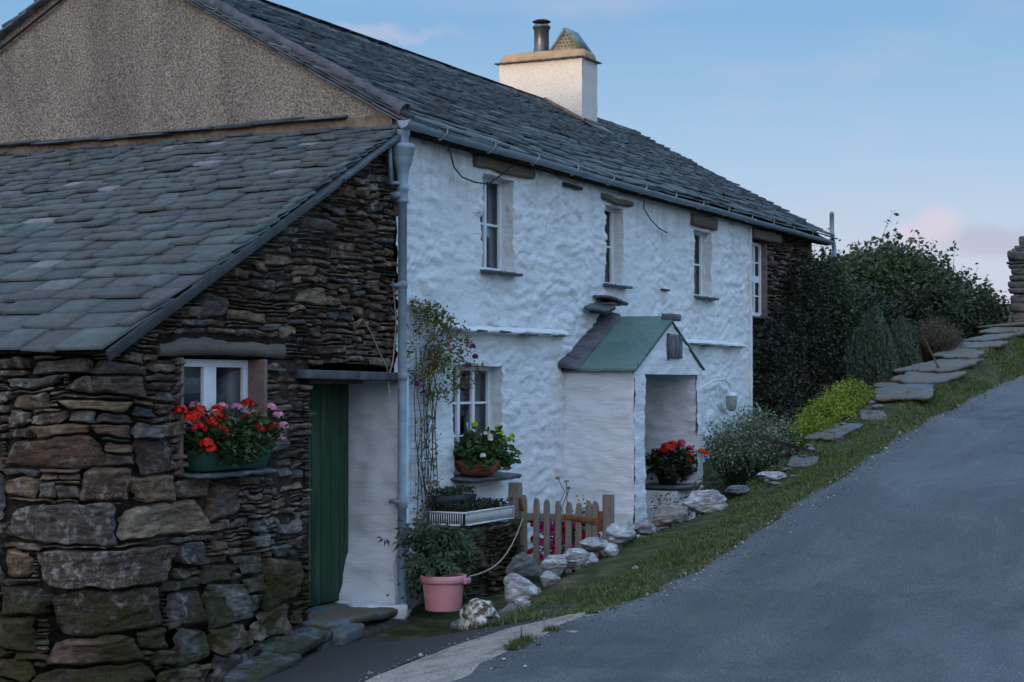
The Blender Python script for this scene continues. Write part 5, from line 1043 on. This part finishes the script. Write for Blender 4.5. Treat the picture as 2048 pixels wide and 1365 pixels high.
tag(mb.build('planter_wall',STONE,None,True),'dark drystone planter below the ground floor window','planter')
cr_=thing('plastic_crate',(.9,-.25,.6),'white slatted plastic crate of dark seedlings on the planter wall','crate')
mb=MB(); cx0,cx1,cy0,cy1,cz0,cz1=.42,1.36,-.42,-.06,.60,.72
for (a,b,c_,d_) in ((cx0,cy0,cx1,cy0),(cx0,cy0,cx0,cy1),(cx1,cy0,cx1,cy1),(cx0,cy1,cx1,cy1)):
    dx_,dy_=(c_-a),(d_-b); ln=math.hypot(dx_,dy_); ux,uy=dx_/ln,dy_/ln; nx_,ny_=-uy*.006,ux*.006
    for z0_,z1_ in ((cz1-.018,cz1),(cz0,cz0+.015)): mb.box((min(a,c_)-abs(nx_),min(b,d_)-abs(ny_),z0_),(max(a,c_)+abs(nx_),max(b,d_)+abs(ny_),z1_))
    for k in range(int(ln/.022)): px,py=a+ux*k*.022,b+uy*k*.022; mb.box((px-.004,py-.004,cz0+.015),(px+.004,py+.004,cz1-.018))
mb.box((cx0+.01,cy0+.01,cz0),(cx1-.01,cy1-.01,cz0+.01)); mb.build('crate_body',CRATE,cr_)
mb=MB().box((cx0+.02,cy0+.02,cz0+.012),(cx1-.02,cy1-.02,cz1-.03)); mb.build('soil',GAP,cr_)
mb=MB(); r=np.random.default_rng(91); P=np.stack([r.uniform(cx0,cx1,2600),r.uniform(cy0,cy1,2600),cz1-.03+r.random(2600)*.09],-1); leaves(mb,P,.026,r=r); mb.build('foliage',L_DARK,cr_)
tr_=thing('seed_tray',(.72,-.12,.74),'black seed tray of leafy seedlings behind the white crate','tray')
mb=MB().hexa([[.52,-.16,.72],[1.08,-.16,.72],[.52,-.04,.72],[1.08,-.04,.72],[.48,-.19,.84],[1.1,-.19,.83],[.48,-.03,.84],[1.1,-.03,.83]]); mb.build('tray',BLACK,tr_)
mb=MB(); P=np.stack([r.uniform(.5,1.1,500),r.uniform(-.18,-.04,500),.84+r.random(500)*.06],-1); leaves(mb,P,.034,r=r); mb.build('foliage',L_HEL,tr_)
# hellebore-like plants with palmate leaves
def palmate(mb,C,size,r,nf=7):
    for c in C:
        N=r.normal(size=3)*.45; N[2]=abs(N[2])+.6; N[0]-=.5;N[1]-=.3; N/=np.linalg.norm(N); A=np.cross(N,[.3,.2,1.]);A/=np.linalg.norm(A);B=np.cross(N,A); a0=r.uniform(0,6.28); sz=size*r.uniform(.7,1.2)
        for k in range(nf):
            a=a0+k/nf*5.2; d=A*math.cos(a)+B*math.sin(a); e=np.cross(N,d)
            mb.add([c+d*.01,c+d*sz*.55+e*sz*.17,c+d*sz-N*sz*.35,c+d*sz*.55-e*sz*.17],[[0,1,2],[0,2,3]])
pl=thing('potted_plant',(-.72,-.62,-.02),'pink plastic bucket planted with dark hellebore leaves beside the downpipe','potted plant')
bc=(-.62,-.78,0); bz=.045
mb=MB().lathe(bc,[(.0,bz),(.140,bz),(.141,bz+.005),(.145,bz+.05),(.151,bz+.11),(.158,bz+.17),(.162,bz+.205),(.163,bz+.212),(.165,bz+.214),(.176,bz+.215),(.178,bz+.217),(.181,bz+.235),(.181,bz+.27),(.174,bz+.273),(.165,bz+.25),(.135,bz+.1),(.0,bz+.08)],36)
mb.build('bucket',PINK,pl,True)
mb=MB().box((bc[0]+.0,bc[1]-.20,bz+.205),(bc[0]+.09,bc[1]-.165,bz+.25)); mb.build('bucket_lug',PINK,pl,bevel=.008)
mb=MB().lathe((bc[0],bc[1],0),[(.0,bz+.215),(.162,bz+.21)],24); mb.build('soil',GAP,pl)
r=np.random.default_rng(95); mb=MB(); C=np.stack([bc[0]-.05+r.normal(size=42)*.07,bc[1]+.06+r.normal(size=42)*.08,bz+.28+r.random(42)*.14],-1); palmate(mb,C,.075,r); mb.build('foliage',L_HEL,pl)
mb=MB(); branches(mb,(bc[0],bc[1]+.05,bz+.24),C[:24],.007,r); mb.build('stems',L_HEL,pl)
p2=thing('leafy_plant',(.05,-.35,-.05),'tall dark hellebore growing between the downpipe and the planter wall','plant')
mb=MB(); C=np.concatenate([np.stack([.0+r.normal(size=190)*.11,-.42+r.normal(size=190)*.09,.18+r.random(190)*.44],-1),np.stack([.22+r.normal(size=60)*.10,-.42+r.normal(size=60)*.05,.34+r.random(60)*.2],-1),np.stack([-.25+r.normal(size=30)*.1,-.35+r.normal(size=30)*.1,.5+r.random(30)*.2],-1)]); palmate(mb,C,.08,r,6)
P=np.stack([.05+r.normal(size=900)*.16,-.36+r.normal(size=900)*.1,.05+r.random(900)*.5],-1); leaves(mb,P,.05,r=r); mb.build('foliage',L_HEL,p2); mb=MB(); branches(mb,(.05,-.35,-.1),C[:50],.009,r); mb.build('stems',L_HEL,p2)
n=30; q=np.linspace(0,1,n); x_=-.52+q*2.05; mb=MB().tube(np.stack([x_,-.95+q*.52-.04*np.sin(q*3.14),.30+.12*q+.17*q*q-.07*np.sin(q*3.14)],-1),.006,6); tag(mb.build('rope',ROPE),'pale rope looped from the hellebore to the tall gate post','rope')
# clematis
cl_=thing('climbing_plant',(.35,-.1,.4),'straggling clematis with yellowing leaves and purple flowers on the wire trellis','climbing plant')
r=np.random.default_rng(97); mb=MB(); st_=MB()
for k in range(11):
    x0=r.uniform(.2,.5); pts=[[x0,-.07,.35]]; 
    for z in np.linspace(.6,2.1,9): pts.append([pts[-1][0]*.7+.3*(x0+r.normal()*.16),-.06-.03*r.random(),z])
    if k<6: pts.append([pts[-1][0]+r.uniform(.0,.5),-.12,2.35+r.uniform(-.1,.1)])
    st_.tube(pts,.004,5,False)
st_.build('stem',BARK,cl_)
P1=pts_blobs([(.52,-.10,2.22,.38,.10,.24),(.28,-.09,2.12,.22,.08,.38),(.72,-.13,2.1,.30,.11,.26),(.95,-.13,1.93,.24,.08,.22),(.5,-.1,1.85,.2,.06,.2),(.3,-.09,2.42,.22,.07,.08)],1900,r,clump=.034,nclump=190); P2=np.stack([.2+r.random(420)*.4,-.07+r.normal(size=420)*.02,.45+r.random(420)**1.6*1.5],-1)
P2=P2[vn(P2[:,0]*8,P2[:,2]*5,3)>.15]
leaves(mb,np.concatenate([P1,P2]),.038,r=r,up=.1); mb.build('foliage',L_CLEM,cl_)
def fhead(P,rad,mat_,parent,r,n=26,size=.022,flat_=False,name='flower_head'):
    d=r.normal(size=(n,3)); d/=np.linalg.norm(d,axis=1)[:,None]; d[:,2]=np.abs(d[:,2])*.8-.15*(~np.array(flat_)); pts=np.array(P)+d*rad*r.uniform(.7,1,n)[:,None]
    mb=MB()
    N=d/np.linalg.norm(d,axis=1)[:,None]; A=r.normal(size=(n,3)); A-=N*(A*N).sum(1)[:,None]; A/=np.linalg.norm(A,axis=1)[:,None]; B=np.cross(N,A)
    for k in range(n):
        c=pts[k]; a0=r.uniform(0,6); V=[c-N[k]*.003]+[c+(A[k]*math.cos(a0+j*1.2566)+B[k]*math.sin(a0+j*1.2566))*size*r.uniform(.7,1)+N[k]*.004 for j in range(5)]
        mb.add(V,[[0,j+1,(j+1)%5+1] for j in range(5)])
    return mb.build(name,mat_,parent)
for p in ((1.02,-.18,2.13),(1.08,-.18,2.04),(.98,-.17,1.96),(.22,-.08,1.80),(.32,-.08,1.72)): fhead(p,.02,F_PURP,cl_,r,5,.030)
# window box
wb=thing('window_box',(-2.42,-.15,1.2),'dark green window box of red and pink geraniums under the lean-to window','window box')
mb=MB().hexa([[-2.80,-.10,1.20],[-2.04,-.10,1.20],[-2.80,.06,1.20],[-2.04,.06,1.20],[-2.83,-.13,1.35],[-2.0,-.13,1.35],[-2.83,.08,1.35],[-2.0,.08,1.35]]); mb.build('trough',DKGREEN,wb,bevel=.01)
OX,OY=-.06,.17; r=np.random.default_rng(101); mb=MB(); P=pts_blobs([(-2.66,-.05,1.44,.24,.14,.13),(-2.40,-.05,1.44,.26,.14,.13),(-2.14,-.05,1.45,.26,.14,.13),(-2.45,-.14,1.35,.28,.06,.10)],3600,r,clump=.03,nclump=260); leaves(mb,P,.040,asp=1.0,r=r,up=.6); mb.build('foliage',L_GER,wb)
RD=[(-2.72,-.2,1.60),(-2.58,-.3,1.50),(-2.84,-.25,1.60),(-2.15,-.3,1.50),(-2.45,-.2,1.58),(-2.90,-.28,1.58),(-2.86,-.32,1.52),(-2.93,-.22,1.64),(-2.80,-.34,1.42),(-2.76,-.34,1.38),(-2.63,-.15,1.64),(-2.52,-.22,1.60),(-2.42,-.25,1.46),(-2.34,-.10,1.64),(-2.20,-.25,1.57),(-2.11,-.26,1.55),(-1.98,-.1,1.68),(-2.02,-.28,1.50),(-1.93,-.28,1.51),(-2.68,-.3,1.56)]
for p in RD: fhead((p[0]+OX,p[1]+OY,p[2]-.02),.050,F_RED,wb,r,46,.019)
PK=[(-2.30,-.1,1.67),(-2.05,-.18,1.62),(-1.95,-.22,1.56),(-2.78,-.10,1.66),(-2.55,-.05,1.68),(-2.45,-.15,1.62),(-2.26,-.22,1.53),(-2.12,-.26,1.46),(-2.10,-.08,1.66),(-1.86,-.08,1.70),(-1.80,-.18,1.66),(-1.76,-.22,1.60),(-1.70,-.22,1.52),(-1.84,-.28,1.44),(-2.35,-.2,1.58)]
for p in PK: fhead((p[0]+OX,p[1]+OY,p[2]-.03),.043,F_PINK,wb,r,24,.019)
# terracotta bowl on the sill
fp=thing('flower_pot',(1.6,-.1,.98),'terracotta bowl of white and lime green flowers on the ground floor sill','flower pot')
mb=MB().lathe((1.28,-.10,0),[(.0,.985),(.13,.985),(.17,1.02),(.20,1.09),(.205,1.12),(.19,1.12),(.16,1.06),(0,1.04)],28); 
V=mb.V[0]; V[:,0]=1.28+(V[:,0]-1.28)*1.15; mb.build('bowl',TERRA,fp,True)
r=np.random.default_rng(103); mb=MB(); P=pts_blobs([(1.30,-.12,1.22,.27,.2,.15),(1.18,-.2,1.16,.2,.12,.1),(1.48,-.2,1.18,.18,.12,.12)],1300,r,clump=.035,nclump=130); leaves(mb,P,.065,asp=.75,r=r,up=.5); mb.build('foliage',L_POT,fp)
for p in ((1.26,-.24,1.33),(1.32,-.26,1.29),(1.22,-.26,1.31),(1.30,-.27,1.26),(1.03,-.28,1.17),(1.25,-.2,1.36)): fhead(p,.022,F_WHITE,fp,r,9,.020)
for p in ((1.18,-.12,1.44),(1.50,-.22,1.36),(1.56,-.26,1.30),(1.60,-.14,1.40),(1.72,-.22,1.28),(1.73,-.22,1.32)): fhead(p,.024,F_LIME,fp,r,9,.024)
# porch geranium
pg=thing('flower_pot',(4.9,-.5,.72),'dark pot of red and cerise geraniums on the porch shelf','flower pot')
MB().lathe((4.85,-.55,0),[(0,.72),(.09,.72),(.12,.84),(.13,.85),(.11,.84),(0,.82)],20).build('pot',BLACK,pg,True)
r=np.random.default_rng(105); mb=MB(); P=pts_blobs([(4.8,-.58,.96,.28,.2,.17),(5.0,-.66,.95,.2,.14,.14)],1500,r,clump=.03,nclump=150); leaves(mb,P,.05,asp=.9,r=r,up=.5); mb.build('foliage',L_DARK,pg)
for p in ((4.62,-.62,1.14),(4.70,-.66,1.16),(4.78,-.62,1.13),(4.56,-.68,1.12),(4.5,-.35,.95),(4.42,-.3,1.10),(4.6,-.6,1.1)): fhead(p,.05,F_RED,pg,r,26,.026)
for p in ((4.98,-.66,1.17),(5.04,-.62,1.14),(5.12,-.7,1.1)): fhead(p,.045,F_CER,pg,r,22,.026)
for p in ((4.98,-.74,.98),(5.05,-.72,1.04),(5.22,-.80,1.07),(5.28,-.82,1.05)): fhead(p,.04,F_ORG,pg,r,20,.024)
# flowers behind the gate
bd=thing('bedding_plants',(2.1,-.75,.1),'magenta bedding flowers massed behind the picket gate','flowers')
r=np.random.default_rng(107); mb=MB(); P=pts_blobs([(2.25,-.75,.3,.25,.45,.22)],1200,r,clump=.04,nclump=100); leaves(mb,P,.05,r=r); mb.build('foliage',L_DARK,bd)
for k in range(80): fhead((r.uniform(1.66,1.76),-.45-r.random()*.76,.12+r.random()*.44),.045,F_MAG if k%6 else F_RED,bd,r,26,.030)
dz=thing('daisy_plant',(2.25,-.75,.3),'clump of white daisies with yellow centres behind the right half of the gate','flowers')
mb=MB(); tips=[]
r=np.random.default_rng(108)
for k in range(7):
    tp=np.array([2.15+r.random()*.15,-.64-r.random()*.22,.66+r.random()*.10]); tips.append(tp)
branches(mb,(2.25,-.75,.2),tips,.004,r); mb.build('stem',L_HEL,dz); mb=MB(); leaves(mb,np.array([2.22,-.75,.56])+r.normal(size=(260,3))*[.06,.10,.07],.035,r=r); mb.build('foliage',L_HEL,dz)
for tp in tips:
    mb=MB(); 
    for j in range(12): a=j/12*6.283; e=np.array([-.15,math.cos(a),math.sin(a)]); f2=np.array([0,-math.sin(a),math.cos(a)])*.006; mb.add([tp+e*.008-f2,tp+e*.03-f2,tp+e*.03+f2,tp+e*.008+f2],[[0,1,2,3]])
    fo=mb.build('flower_head',F_WHITE,dz); fhead(tp+np.array([-.01,0,0]),.006,F_YEL,fo,r,6,.008,name='flower_centre')
al=thing('allium_plant',(2.0,-.55,.4),'thin stems with round grey seed heads above the left pickets of the gate','flowers')
mb=MB(); hd=[(2.0,-.56,.93),(2.02,-.64,.90),(2.0,-.67,.84)]; branches(mb,(2.05,-.6,.2),hd,.003,r); mb.build('stem',L_HEL,al)
for p in hd: fhead(p,.022,L_PALE,al,r,18,.010,name='seed_head')
# weeds at the house foot
tree('weeds','leafy weeds between the white edging stones and the porch','weeds',(3.2,-1.2,.4),[(3.3,-1.2,.62,.6,.12,.18),(4.3,-1.25,.75,.4,.12,.16)],700,.028,L_HEL,109,90,.03,trunk=.004)
